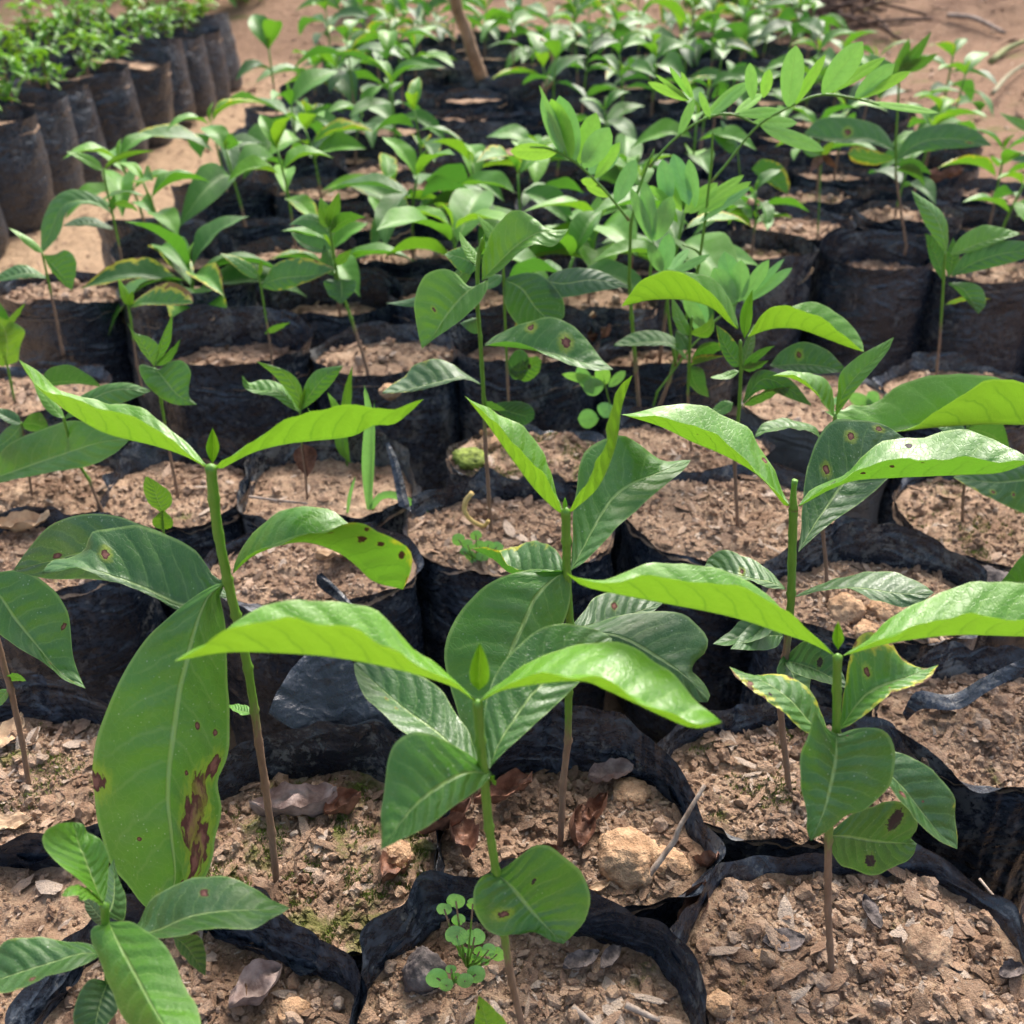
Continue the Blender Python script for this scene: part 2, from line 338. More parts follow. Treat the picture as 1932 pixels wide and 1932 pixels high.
def ground_material():
    s = NT('nursery_ground'); geo = s.n('ShaderNodeNewGeometry'); pos = geo.outputs['Position']
    sx = s.n('ShaderNodeSeparateXYZ'); s.l(pos, sx.inputs[0])
    a = s.noise(pos, 1.6, 5, .6); b = s.noise(pos, 22, 6, .68); d = s.noise(pos, 160, 4, .7)
    tan = s.mix(a, (.40, .265, .16), (.52, .37, .24)); red = s.mix(a, (.19, .11, .07), (.37, .235, .155))
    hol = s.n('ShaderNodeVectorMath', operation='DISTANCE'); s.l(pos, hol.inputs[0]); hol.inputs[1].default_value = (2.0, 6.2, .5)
    hd = s.math('ADD', hol.outputs['Value'], s.math('MULTIPLY', b, 1.2)); hol_shade = s.math('SUBTRACT', 1.0, s.step(hd, 1.0, 1.9))
    far = s.math('ADD', s.step(sx.outputs[0], .2, 1.0), s.step(sx.outputs[1], 3.2, 4.6), clamp=True)
    c = s.mix(s.math('MULTIPLY', far, .9), tan, red)
    c = s.mix(s.math('MULTIPLY', s.step(s.noise(pos, 2.3, 6, .75, .4), .52, .66), s.math('MULTIPLY', far, .7)), c, (.12, .065, .045))
    c = s.mix(s.math('MULTIPLY', s.step(b, .5, .75), .5), c, (.20, .115, .07)); c = s.mix(s.math('MULTIPLY', s.step(d, .55, .8), .4), c, (.6, .45, .3))
    c = s.mix(s.math('MULTIPLY', s.math('MULTIPLY', s.step(s.noise(pos, 5.5, 5, .7), .55, .66), s.step(b, .38, .5)), s.math('MULTIPLY_ADD', far, .45, .05)), c, (.13, .17, .04))
    c = s.mix(s.math('MULTIPLY', hol_shade, .85), c, (.055, .035, .025))  # shade of the hollow on the bank, put into the ground colour
    h = s.math('ADD', s.math('MULTIPLY', b, 1.5), s.math('MULTIPLY', d, .35))
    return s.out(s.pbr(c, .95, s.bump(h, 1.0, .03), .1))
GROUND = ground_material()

# ---------------------------------------------------------------- ground
def bank_h(x, y):                                   # the earth bank behind and to the right of the bed
    b = max(0.0, y - 4.3)*.30 + max(0.0, x - 1.15)*.16*min(1, max(0, y-.5))
    b = min(b, 3.2)
    return b + .012*noise.noise(Vector((x*3, y*3, 0))) + ((.16*noise.noise(Vector((x*.9, y*.9, 5)))+.05*noise.noise(Vector((x*3.1, y*3.1, 8)))) if b > .05 else .01*noise.noise(Vector((x*.9, y*.9, 5))))*min(1, .2+b*2)
def ground_mesh():
    xs = np.r_[-60, -25, -12, -7, np.arange(-5, 5.01, .08), 7, 12, 25, 60]; ys = np.r_[-12, -4, -1, np.arange(0, 8.01, .08), 10, 14, 20, 35, 90]
    V = [(x, y, bank_h(x, y)) for y in ys for x in xs]
    return mesh_np('ground', V, grid_faces(len(ys), len(xs)))
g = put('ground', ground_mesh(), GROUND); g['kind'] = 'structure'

# ---------------------------------------------------------------- bags
def rad_fn(cx, cy, r0, nb, seed, q=1.0):
    """Radius of a bag by angle: round, but pressed flat where a neighbour stands."""
    def f(th):
        r = r0/math.hypot(math.cos(th), math.sin(th)/q)*(1 + .035*noise.noise(Vector((math.cos(th)*1.3+seed*7.1, math.sin(th)*1.3, seed))))
        for (nx, ny) in nb:
            dx, dy = nx-cx, ny-cy; dd = math.hypot(dx, dy); c = math.cos(th - math.atan2(dy, dx))
            if c > .15:
                lim = (dd/2 - .0015)/c; k = .006
                hmin = max(0, min(1, .5 + .5*(lim-r)/k)); r = lim*(1-hmin) + r*hmin - k*hmin*(1-hmin)
        return r
    return f
def soil_h(x, y, seed, amp=1.0):
    v = Vector((x*38+seed*13.7, y*38, seed)); w_ = Vector((x*150+seed, y*150, seed*2))
    return amp*(.0062*noise.noise(v) + .0032*noise.noise(w_) + .0014*noise.noise(w_*2.7))
def film_mesh(rf, rim_b, rim_f, seed, na, nv, hb=SOIL, wr=1.0, face=0.0, fold=0.0):
    V = []; T = 2*math.pi
    lev = list(np.linspace(0, 1, nv))
    for k, a in enumerate(lev + [1.0+q/5 for q in range(1, 6)]):
        for j in range(na):
            th = T*j/na; cs, sn = math.cos(th), math.sin(th); r = rf(th)
            bk = .5+.5*math.sin(th - face)                      # 1 at the back, 0 at the front
            up = rim_f*.55 + (rim_b-rim_f*.55)*bk**1.8 + (.003+.010*bk)*noise.noise(Vector((cs*1.6+seed*3, sn*1.6, 9))) + .003*noise.noise(Vector((cs*5+seed*3, sn*5, 4)))
            up = max(up, .002)
            if a <= 1: z = hb*a; amp = 1
            else: z = hb + up*(a-1); amp = 1 + (a-1)*1.2
            q = Vector((cs*2.2+seed*5, sn*2.2, z*34)); q2 = Vector((cs*7+seed*5, sn*7, z*60)); q3 = Vector((cs*9+seed*5, sn*9, z*9))
            dr = wr*(.0034*noise.noise(q) + .0022*(.35-abs(noise.noise(q2*.8))) + .0020*(.3-abs(noise.noise(q3*.7))))*(1 if a <= 1 else .5)
            sag = -.006*math.sin(min(a, 1)*math.pi)*-.6 - .006*max(0, .12-min(a, 1))/.12
            fl = (a-1)*(.002+.007*noise.noise(Vector((cs*2.1+seed, sn*2.1, 17)))+fold*max(0, noise.noise(Vector((cs*3.1+seed, sn*3.1, 27))))) if a > 1 else 0
            rr = r + dr + sag + fl
            V.append((rr*cs, rr*sn, z))
    return mesh_np('film', V, grid_faces(nv+5, na, True))
def soil_mesh(rf, seed, na, nr, hb=SOIL, mound=.003):
    V = [(0, 0, hb+mound)]; F = []
    for i in range(1, nr+1):
        for j in range(na):
            th = 2*math.pi*j/na; r = (rf(th)+.002)*i/nr; x, y = r*math.cos(th), r*math.sin(th)
            V.append((x, y, hb + mound*(1-(i/nr)**2) + soil_h(x, y, seed)))
    F = [(1+(i*na)+j, 1+i*na+(j+1) % na, 1+(i+1)*na+(j+1) % na, 1+(i+1)*na+j) for i in range(nr-1) for j in range(na)]
    F = [(a, d, c, b) for a, b, c, d in F] + [(0, 1+j, 1+(j+1) % na, 0) for j in range(0)]
    me = bpy.data.meshes.new('soil'); me.from_pydata(V, [], [tuple(reversed(f)) for f in F] + [(0, 1+j, 1+(j+1) % na) for j in range(na)])
    for p in me.polygons: p.use_smooth = True
    me.attributes.new('tint', 'FLOAT', 'POINT')
    return me

import bmesh
def ico(sub):
    bm = bmesh.new(); bmesh.ops.create_icosphere(bm, subdivisions=sub, radius=1); bm.verts.ensure_lookup_table()
    v = np.array([q.co[:] for q in bm.verts]); f = np.array([[q.index for q in p.verts] for p in bm.faces]); bm.free(); return v, f
ICO1, ICO2, ICO3 = ico(1), ico(2), ico(3)
def rock_t(base, k, amp=.35, fr=1.3):
    v, f = base; out = []
    for p in v:
        q = Vector(p); out.append(p*(1 + amp*noise.noise(q*fr+Vector((k*9.1, 0, 0))) + amp*.5*noise.noise(q*fr*2.7+Vector((0, k*5.3, 0)))))
    return np.array(out), f
CR1 = [rock_t(ICO1, k, .5, 1.6) for k in range(8)]; CR2 = [rock_t(ICO2, k+20, .5, 1.8) for k in range(10)]
def rotm(n):
    q = rng.normal(size=(n, 4)); q /= np.linalg.norm(q, axis=1)[:, None]; a, b, c, d = q.T
    return np.stack([np.stack([1-2*(c*c+d*d), 2*(b*c-a*d), 2*(b*d+a*c)], -1), np.stack([2*(b*c+a*d), 1-2*(b*b+d*d), 2*(c*d-a*b)], -1), np.stack([2*(b*d-a*c), 2*(c*d+a*b), 1-2*(b*b+c*c)], -1)], 1)
def crumbs(rf, seed, n, hb=SOIL, mound=.003, smin=.0010, smax=.007, flakes=.42):
    """Crumbs of earth, grit and flakes of dry matter lying on the soil of one bag, one mesh."""
    VV, FF, TT = [], [], []; off = 0
    th = rng.uniform(0, 2*math.pi, n); rr = np.sqrt(rng.uniform(0, 1, n))*.97
    s = smin*(1-rng.uniform(0, 1, n)*(1-(smin/smax)**2.1))**(-1/2.1)
    Rm = rotm(n); kinds = rng.integers(0, 8, n); fl = rng.uniform(0, 1, n) < flakes; tint = np.clip(rng.beta(2.2, 1.8, n), .02, 1)
    for i in range(n):
        rad = rf(th[i]); x, y = rad*rr[i]*math.cos(th[i]), rad*rr[i]*math.sin(th[i])
        tv, tf = (CR2[kinds[i]] if s[i] > .0022 else CR1[kinds[i]])
        sc = np.array([1, rng.uniform(.6, .95), rng.uniform(.5, .85)])
        if fl[i]:
            sc = np.array([2.0, rng.uniform(.35, 1.0), .12])*min(1.0, .0042/s[i]); tint[i] = rng.choice([.03, .1, .2, .35, .8, .98], p=[.12, .18, .2, .2, .15, .15])
            a, b = rng.uniform(0, 6.28), rng.normal(0, .35); ca, sa = math.cos(a), math.sin(a); M = np.array([[ca, -sa, 0], [sa, ca, 0], [0, 0, 1]]) @ np.array([[math.cos(b), 0, math.sin(b)], [0, 1, 0], [-math.sin(b), 0, math.cos(b)]])
        else: M = Rm[i]
        z = hb + mound*(1-rr[i]**2) + soil_h(x, y, seed) + s[i]*(.35 if not fl[i] else .5)
        VV.append((tv*sc*s[i]) @ M.T + np.array([x, y, z])); FF.append(tf+off); TT.append(np.full(len(tv), tint[i])); off += len(tv)
    return mesh_np('crumbs', np.vstack(VV), np.vstack(FF), smooth=False, att=np.concatenate(TT))

# near bags: key -> (px, py of soil centre, radius, rim back, rim front, mud, moss, crumbs, label)
NEAR = {
 'A00': (-120, 1830, .078, .022, .012, .2, 0, 500, 'black bag cut by the left edge, its soil corner showing beside the lowest leaves'),
 'A0': (345, 1995, .077, .030, .012, .1, 0, 1500, 'black grow bag at the bottom left, grey-purple dry leaf on its soil'),
 'A1': (985, 1965, .079, .036, .016, .1, .1, 1700, 'black grow bag at the bottom centre with heart leaved weeds at its rim'),
 'A2': (1630, 1860, .083, .018, .010, .1, 0, 2300, 'large black grow bag at the bottom right, wide open pale soil'),
 'A3': (2260, 1830, .078, .03, .02, .2, 0, 100, 'black grow bag beyond the bottom right corner, only its dark side showing'),
 'B0': (30, 1490, .077, .030, .012, .1, .5, 1300, 'black grow bag at the left edge, brown stem and mossy soil'),
 'B1': (590, 1620, .079, .040, .010, .2, 1.0, 1700, 'black grow bag with green moss and a curled grey leaf beside the stem'),
 'B2': (1055, 1575, .077, .046, .014, .1, 0, 1600, 'black grow bag with a big round ochre clod and brown leaves'),
 'B3': (1490, 1475, .074, .026, .010, .4, .4, 1300, 'black grow bag with flaky soil behind the heart shaped leaf at right'),
 'B4': (1890, 1395, .077, .022, .012, .6, .1, 1200, 'black grow bag at the right edge, twisted rim strap on its soil'),
 'C0': (80, 1075, .078, .020, .010, .2, 0, 900, 'black grow bag behind the grey-green spotted leaf at the left'),
 'C1': (560, 1090, .076, .016, .008, .1, 0, 900, 'black grow bag with a pinkish dead leaf behind the lime spotted leaf'),
 'C2': (935, 1025, .080, .024, .006, .3, 0, 1000, 'black grow bag with a yellow straw curl and small round weeds'),
 'C3': (1375, 975, .082, .016, .008, .2, .1, 1000, 'black grow bag of open pale soil left of the big grey-green leaf'),
 'C4': (1650, 1135, .076, .036, .008, .5, 0, 900, 'black grow bag with high curved back rim and several small rocks'),
 'C5': (1880, 985, .078, .018, .008, .3, .4, 800, 'black grow bag at the right edge under the spotted drooping leaf'),
 'E0': (60, 752, .076, .016, .018, .3, 0, 300, 'black grow bag at the left edge below the bare path'),
 'D0': (80, 925, .076, .012, .006, .3, 0, 500, 'black grow bag at the left edge under the long shiny leaf'),
 'D1': (335, 915, .074, .026, .012, .3, 0, 500, 'black grow bag left of the tall green stem with a small sprout in front'),
 'D2': (610, 935, .074, .034, .022, .8, 0, 200, 'dusty folded black grow bag carrying two small seedlings'),
 'D3': (1010, 868, .076, .010, .006, .5, .9, 700, 'black grow bag with a cushion of moss behind the spotted plant'),
 'D4': (1285, 850, .075, .020, .010, .1, .2, 500, 'black grow bag behind the long left leaf of the red-stemmed plant'),
 'D5': (1545, 760, .074, .008, .004, 2.2, 0, 250, 'torn bag with a bare brown side of clay'),
 'D6': (1810, 750, .076, .012, .008, .6, 0, 250, 'black grow bag of the forked seedling by the tall dark bags'),
}
BAGC = {}; SPX = {}
SQUASH = dict(A00=(-120, 1830, .85), A0=(345, 1990, .9), A1=(985, 1965, .9), A2=(1630, 1865, .92), B0=(30, 1482, .68), B1=(590, 1622, .76), B2=(1060, 1590, .64), B3=(1490, 1480, .58), B4=(1895, 1378, .62), C0=(75, 1060, .62), C1=(590, 1078, .6), C2=(960, 1012, .68), C4=(1650, 1138, .62), D0=(85, 930, .62), D1=(335, 935, .75), D2=(610, 935, .8), D3=(1010, 866, .6), D4=(1285, 852, .66), E0=(60, 750, .7))
for k, (x_, y_, q_) in SQUASH.items(): NEAR[k] = (x_, y_) + NEAR[k][2:]
for k, v in NEAR.items():
    p = on_z(v[0], v[1]); BAGC[k] = (p.x, p.y)
# the rows farther back stand on a staggered lattice
ROWS = []
for i in range(16):
    y = 1.045 + .155*i; row = []
    for j in range(-4, 7):
        x = .02 + .157*(j + (.5 if i % 2 else 0)) - .02*(i > 6)
        if x < -.57 + .05*min(1, i/5) or x > .86 + .035*math.sin(i*2.1): continue
        if x > .21 and .82 < y < 1.33: continue
        if i == 0 and x < -.36: continue
        row.append((x + random.uniform(-.012, .012), y + random.uniform(-.012, .012) + .03*x))
    ROWS.append(row)
ALLC = list(BAGC.values()) + [p for r in ROWS for p in r]
def neigh(c, d=.26): return [p for p in ALLC if p != c and math.hypot(p[0]-c[0], p[1]-c[1]) < d]
soilz = {}
RF = {}
for si, (k, v) in enumerate(NEAR.items()):
    c = BAGC[k]; seed = si*1.37+1; rf = rad_fn(c[0], c[1], v[2], neigh(c), seed, SQUASH.get(k, (0, 0, .85))[2]); RF[k] = (rf, seed)
    b = thing('grow_bag', v[8], 'grow bag', (c[0], c[1], 0), 0, 'black grow bags of the near rows')
    near = c[1] < .5
    put('plastic_film', film_mesh(rf, v[3], v[4], seed, 170 if near else 120, 46, fold=.014), FILM, b, mud=float(v[5]))
    put('soil', soil_mesh(rf, seed, 110, 34), SOILM, b, moss=float(v[6]))
    put('soil_crumbs', crumbs(rf, seed, int(v[7]*1.45), smax=.0058 if near else .005, smin=.0009), SOILM, b, kind='stuff', moss=float(v[6]))
    SPX[k] = b
    if v[6] >= .4:                                    # moss: tufts of tiny blades in patches
        VV = []; n_ = 0
        for q in range(26000 if k == 'B1' else 9000):
            th = rng.uniform(0, 6.283); rr = math.sqrt(rng.uniform())*.95; x = rf(th)*rr*math.cos(th); y = rf(th)*rr*math.sin(th)
            m_ = noise.noise(Vector((x*42+seed*9, y*42, 2))) + .5*noise.noise(Vector((x*130, y*130+seed, 5)))
            if m_ < .24 - .16*v[6]: continue
            z = SOIL + .003*(1-rr*rr) + soil_h(x, y, seed) + .0002; hh = rng.uniform(.0012, .0034); a = rng.uniform(0, 6.283); dx, dy = rng.normal(0, .0009, 2); w_ = .00035
            VV += [(x-w_*math.cos(a), y-w_*math.sin(a), z), (x+w_*math.cos(a), y+w_*math.sin(a), z), (x+dx, y+dy, z+hh)]; n_ += 1
            if n_ > 9000: break
        if n_: put('moss', mesh_np('moss', VV, np.arange(n_*3).reshape(-1, 3), smooth=False), MOSS, b, kind='stuff')
# shared bag shapes for the rows behind
def shared_bag(k, r0, hb, na=56, nv=16, nc=220):
    rf = rad_fn(0, 0, r0, [], k*3.3+50); sl = [.0, -.008, -.016][k % 3] if nc else -.01
    return (film_mesh(rf, .020+.008*(k % 3), .024+.010*(k % 2), k*3.3+50, na, nv, hb, 1.3), soil_mesh(rf, k*3.3+50, 48, 10, hb+sl), crumbs(rf, k*3.3+50, nc, hb+sl, smin=.0018, smax=.008) if nc else None)
VAR = [shared_bag(k, .0785, SOIL) for k in range(6)]
ORD = ['first', 'second', 'third', 'fourth', 'fifth', 'sixth', 'seventh', 'eighth', 'ninth', 'tenth', 'eleventh', 'twelfth', 'thirteenth', 'fourteenth', 'fifteenth', 'sixteenth']
def bag_copy(fm, sm, cm, x, y, rz, label, group, mud, moss, z=0.0, sc=1.0, tilt=(0, 0), sy=1.0):
    b = thing('grow_bag', label, 'grow bag', (x, y, z), rz, group); b.scale = (sc, sc*sy, 1); b.rotation_euler = (tilt[0], tilt[1], rz)
    put('plastic_film', fm, FILM, b, mud=mud); put('soil', sm, SOILM, b, moss=moss)
    if cm: put('soil_crumbs', cm, SOILM, b, kind='stuff', moss=moss)
    return b
for i, row in enumerate(ROWS):
    for j, (x, y) in enumerate(row):
        fm, sm, cm = VAR[random.randrange(6)]
        last = ' (the row nearest the bank)' if i == len(ROWS)-1 else ''
        bag_copy(fm, sm, cm if y < 1.9 else None, x, y, random.uniform(-.3, .3) + (math.pi if random.random() < .5 else 0),
                 'black grow bag, %s from left in the %s row behind the near bags' % (ORD[j], ORD[i]), 'black grow bags in the back rows of the main bed', random.uniform(-.2, .8), random.choice([0, 0, .2, .8]), z=random.uniform(-.030, .004), tilt=(random.gauss(0, .02), random.gauss(0, .02)), sy=random.uniform(.72, .86))
# the second bed left of the path, larger bags
BIG = [shared_bag(k+20, .112, .20, 56, 16, 0) for k in range(4)]
BED2 = []
for i in range(12):
    for j in range(3):
        x = -1.115 + .008*i - .2*j; y = 1.56 + .2*i + (.1 if j % 2 else 0)
        p0 = 966 + FPX*x/(y*CP+.44*SP)
        if p0 < -170: continue
        x += random.uniform(-.008, .008); y += random.uniform(-.01, .01); BED2.append((x, y))
        fm, sm, cm = BIG[random.randrange(4)]
        bag_copy(fm, sm, None, x, y, random.uniform(0, 6.28), 'large bag in the left bed, %s along the %s file from the path' % (ORD[i], ORD[j]),
                 'large black grow bags in the left bed', random.uniform(-.4, .5), 0.0, z=random.uniform(-.01, .01), tilt=(random.gauss(0, .05), random.gauss(.05, .04)), sc=random.uniform(.93, 1.07))
BED3 = []
for i in range(3):
    for j in range(8):
        x = -1.72 - .2*j + .03*i; y = 5.1 + .2*i + .02*j; BED3.append((x, y)); fm, sm, cm = BIG[random.randrange(4)]
        z = bank_h(x, y)
        bag_copy(fm, sm, None, x, y, random.uniform(0, 6.28), 'bag in the farthest bed at top left, %s from right, %s row' % (ORD[j], ORD[i]),
                 'black grow bags in the farthest bed', .5, 0.0, z=z-.01)

# ---------------------------------------------------------------- seedlings of the near rows, each leaf laid out on its own
def surf(mid, A, B, Y0, d=(0, 0), o=(0, 0), nt=30, nu=7, org=None, ripple=.0006):
    """A leaf blade from its midrib and its two margins (points on upright planes near Y0; d, o: how far, in cm, the rib and the
    margins stand nearer (-) or farther (+)); nested rows across, gently pillowed between the side veins."""
    M, a, b = cr(mid, nt), cr(A, nt), cr(B, nt); V = []; UVs = []
    org = Vector((0, 0, 0)) if org is None else org
    for i in range(nt+1):
        t = i/nt; dm = (d[0]*(1-t)+d[1]*t)*.01; e = math.sin(math.pi*min(max(t, 0), 1))**.6 if 0 < t < 1 else 0
        pm = on_y(M[i][0], M[i][1], Y0+dm); pa = on_y(a[i][0], a[i][1], Y0+dm+o[0]*.01*e); pb = on_y(b[i][0], b[i][1], Y0+dm+o[1]*.01*e)
        nrm = (pb-pa).cross(on_y(M[min(i+1, nt)][0], M[min(i+1, nt)][1], Y0) - on_y(M[max(i-1, 0)][0], M[max(i-1, 0)][1], Y0))
        wd = (pb-pa).length; nrm = nrm.normalized() if nrm.length > 1e-9 else Vector((0, 0, 1))
        for j in range(-nu, nu+1):
            u = j/nu; q = pm.lerp(pa, -u) if u < 0 else pm.lerp(pb, u); au = abs(u)
            pl = math.sin((t - .15*au**1.25)*9*2*math.pi + (1.2 if u > 0 else 0))
            q = q + nrm*(wd*.10*(au*(1-au)) + ripple*pl*au*(1.15-au)*2*min(1, wd/.03))
            if ripple > .0001: q = q + nrm*(min(.0016, wd*.045)*au*au*noise.noise(Vector((t*6.5, (3 if u > 0 else 9), mid[0][0]*.37+mid[-1][1]*.11)))*2)
            V.append(q-org); UVs.append((.5+.5*u, t))
    return mesh_np('leaf', V, grid_faces(nt+1, 2*nu+1), UVs)
def auto(base, tip, wa, wb, bend=0, n=7, fat=.42):
    """Midrib and margins of a plain leaf seen from base to tip; wa / wb are the half widths in view left and right of the rib
    (a negative one folds that half up so that its underside shows); bend bows the rib to the left."""
    bx, by = base; tx, ty = tip; dx, dy = tx-bx, ty-by; L = math.hypot(dx, dy); ux, uy = dx/L, dy/L; lx, ly = uy, -ux   # left of heading (picture y runs down)
    m, A, B = [], [], []
    for k in range(n+1):
        t = k/n; c = bend*4*t*(1-t); px, py = bx+dx*t+lx*c, by+dy*t+ly*c
        s = (math.sin(math.pi*t**(.75 if fat > .4 else 1.0))**.85)*(1-.25*t) if 0 < t < 1 else 0
        m.append((px, py)); A.append((px+lx*wa*s, py+ly*wa*s)); B.append((px-lx*wb*s, py-ly*wb*s))
    return m, A, B

class Plant:
    def __init__(s, label, base, stem, r=(2.4, 1.8), wood=.45, Y=None, name='coffee_seedling', cat='seedling', group='coffee seedlings of the near rows', mat=None, dstem=(0, 0)):
        p = on_z(base[0], base[1]); s.Y = Y or p.y; s.org = Vector((p.x, s.Y, SOIL)) if Y is None else on_y(base[0], base[1], Y)
        s.root = thing(name, label, cat, s.org, 0, group); s.mat = mat or LEAF
        if stem:
            ctl = [base]+list(stem); pts = [base]; sw = [1.0]
            for (ax, ay), (bx_, by_) in zip(ctl, ctl[1:]):
                for f_, s_ in ((.09, .98), (.5, .95), (.91, .98), (1, 1.28)): pts.append((ax+(bx_-ax)*f_, ay+(by_-ay)*f_)); sw.append(s_)
            sw[-1] = 1.05; pts.append((pts[-1][0]+(pts[-1][0]-pts[-2][0])*.06, pts[-1][1]-(4 if pts[-1][1] < pts[-2][1] else 0))); sw.append(.35); n = len(pts); q = [on_y(x, y, s.Y+(.01*(dstem[0]*(1-i/(n-1))+dstem[1]*i/(n-1)))) - s.org for i, (x, y) in enumerate(pts)]
            q = [q[0]+Vector((0, 0, -.012))] + q
            rad = [r[0]*.001*.8] + [.00070*(r[0]*(1-i/(n-1))+r[1]*i/(n-1))*sw[i] for i in range(n)]
            put('stem', tube(q, rad, 9, 3, .16, base[0]), STEM, s.root, wood=wood)
    def leaf(s, mid, A, B, tone, d=(0, 0), o=(0, 0), wear=0.0, spots=None, name='leaf', label=None, mat=None, ripple=.0006, nt=30):
        m = mat or s.mat
        if spots: m = leaf_material('spotted_leaf', spots)
        o_ = put(name, surf(mid, A, B, s.Y, d, o, org=s.org, ripple=ripple, nt=nt), m, s.root, tone=tone, wear=wear)
        if label: o_['label'] = label
        return o_
    def a(s, base, tip, wa, wb, bend, tone, d=(0, 0), o=(-.4, .4), wear=0.0, **k):
        k.setdefault('mat', LEAFM if s.mat == LEAF else None); k.setdefault('ripple', .0003); m, A, B = auto(base, tip, wa, wb, bend); return s.leaf(m, A, B, tone, d, o, wear, nt=k.pop('nt', 20), **k)

# -- middle front seedling
P = Plant('foremost middle seedling with two long arching leaves, round old leaf low on its stem', (992, 1990),
          [(984, 1932), (965, 1850), (950, 1760), (936, 1645), (922, 1560), (914, 1470), (906, 1400), (901, 1325)], (2.1, 2.7), .38)
P.leaf([(897, 1325), (855, 1296), (755, 1265), (640, 1242), (540, 1233), (427, 1231), (328, 1248)],
       [(897, 1322), (845, 1285), (738, 1224), (660, 1184), (600, 1172), (530, 1166), (424, 1196), (328, 1248)],
       [(897, 1320), (858, 1285), (790, 1227), (721, 1169), (636, 1136), (581, 1131), (472, 1155), (400, 1205), (328, 1248)], .92, (0, -1.5), (-2.2, 1.6))
P.leaf([(905, 1325), (960, 1300), (1090, 1285), (1148, 1304), (1251, 1352), (1310, 1374), (1362, 1364)],
       [(905, 1322), (940, 1290), (1010, 1241), (1114, 1214), (1200, 1225), (1270, 1270), (1310, 1320), (1362, 1362)],
       [(905, 1322), (960, 1288), (1090, 1268), (1148, 1290), (1251, 1340), (1310, 1365), (1362, 1363)], .84, (0, -2), (2.4, -.8))
P.leaf([(928, 1460), (882, 1458), (841, 1477), (786, 1518), (749, 1562), (718, 1603)],
       [(928, 1460), (909, 1484), (858, 1521), (807, 1559), (755, 1585), (718, 1603)],
       [(928, 1458), (895, 1430), (834, 1393), (786, 1383), (749, 1398), (731, 1436), (721, 1511), (718, 1603)], .42, (0, -3.5), (-.4, .9))
P.leaf([(912, 1462), (895, 1449), (827, 1384), (766, 1340), (697, 1279), (668, 1251)],
       [(912, 1462), (860, 1440), (790, 1400), (738, 1361), (690, 1316), (671, 1275), (668, 1251)],
       [(912, 1460), (902, 1430), (889, 1400), (855, 1333), (820, 1290), (760, 1262), (700, 1245), (668, 1251)], .16, (0, 4.5), (-1, 1),
       spots=[(-.25, .72, .010, 'halo'), (-.3, .64, .008, 'halo')])
P.leaf([(922, 1453), (943, 1401), (978, 1347), (1012, 1302), (1080, 1245), (1155, 1205)],
       [(922, 1450), (916, 1400), (914, 1340), (926, 1285), (960, 1237), (1012, 1190), (1063, 1176), (1131, 1190), (1155, 1205)],
       [(922, 1453), (940, 1430), (1012, 1364), (1070, 1309), (1120, 1260), (1150, 1225), (1155, 1205)], .2, (0, 5), (1, -.6))
P.leaf([(936, 1648), (964, 1672), (998, 1713), (1022, 1740), (1063, 1781)],
       [(936, 1648), (960, 1630), (988, 1610), (1022, 1596), (1053, 1605), (1090, 1638), (1112, 1682), (1108, 1726), (1085, 1760), (1063, 1781)],
       [(936, 1646), (910, 1652), (893, 1685), (897, 1725), (918, 1756), (960, 1766), (1005, 1758), (1040, 1775), (1063, 1781)], .36, (0, -1.5), (.4, -.4), .12,
       spots=[(.48, .42, .030, 'halo'), (-.38, .36, .014, 'dark')], label='round old leaf with one brown spot')
P.a((903, 1303), (905, 1213), 20, 22, 0, 1.0, (0, 0), (-.5, -.5), name='bud_leaf', mat=BUD, ripple=.0001)
P.a((925, 1462), (936, 1482), 6, 6, 0, .7, name='bud_leaf', mat=BUD)

# -- seedling with the clod, behind the middle one
P = Plant('second middle seedling, broad shining leaf facing the viewer and upright pair at its top', (1056, 1602),
          [(1060, 1540), (1062, 1477), (1072, 1396), (1073, 1309), (1076, 1180), (1069, 1085), (1069, 1020), (1067, 962)], (2.5, 3.0), .42)
P.leaf([(1060, 970), (1039, 954), (1005, 919), (960, 858), (916, 796), (877, 747)],
       [(1060, 968), (1046, 935), (1012, 882), (960, 831), (920, 784), (877, 747)],
       [(1061, 968), (1052, 930), (1043, 895), (1019, 851), (978, 803), (926, 775), (877, 747)], .88, (0, 1), (-1.3, 1.3))
P.leaf([(1075, 968), (1088, 958), (1131, 916), (1162, 841), (1174, 766), (1193, 708)],
       [(1074, 966), (1085, 945), (1122, 905), (1148, 845), (1163, 775), (1193, 708)],
       [(1073, 966), (1079, 955), (1112, 905), (1136, 848), (1154, 772), (1170, 730), (1193, 708)], .86, (0, -1), (1.4, -1.4))
P.leaf([(1077, 1077), (1142, 960), (1183, 919), (1240, 893), (1303, 868)],
       [(1077, 1077), (1081, 1012), (1083, 960), (1094, 875), (1114, 841), (1166, 822), (1200, 834), (1251, 868), (1303, 868)],
       [(1077, 1077), (1110, 1053), (1183, 978), (1251, 919), (1285, 892), (1303, 868)], .32, (0, 5), (1.2, -1))
P.leaf([(1070, 1082), (1050, 1088), (1012, 1125), (990, 1175), (965, 1230), (935, 1320), (905, 1440)],
       [(1072, 1084), (1077, 1110), (1072, 1150), (1050, 1210), (1020, 1290), (980, 1360), (940, 1410), (905, 1440)],
       [(1070, 1080), (1020, 1074), (978, 1078), (926, 1097), (875, 1148), (844, 1200), (841, 1251), (855, 1310), (880, 1390), (905, 1440)], .45, (0, -6), (.3, 1.0), ripple=.0012)
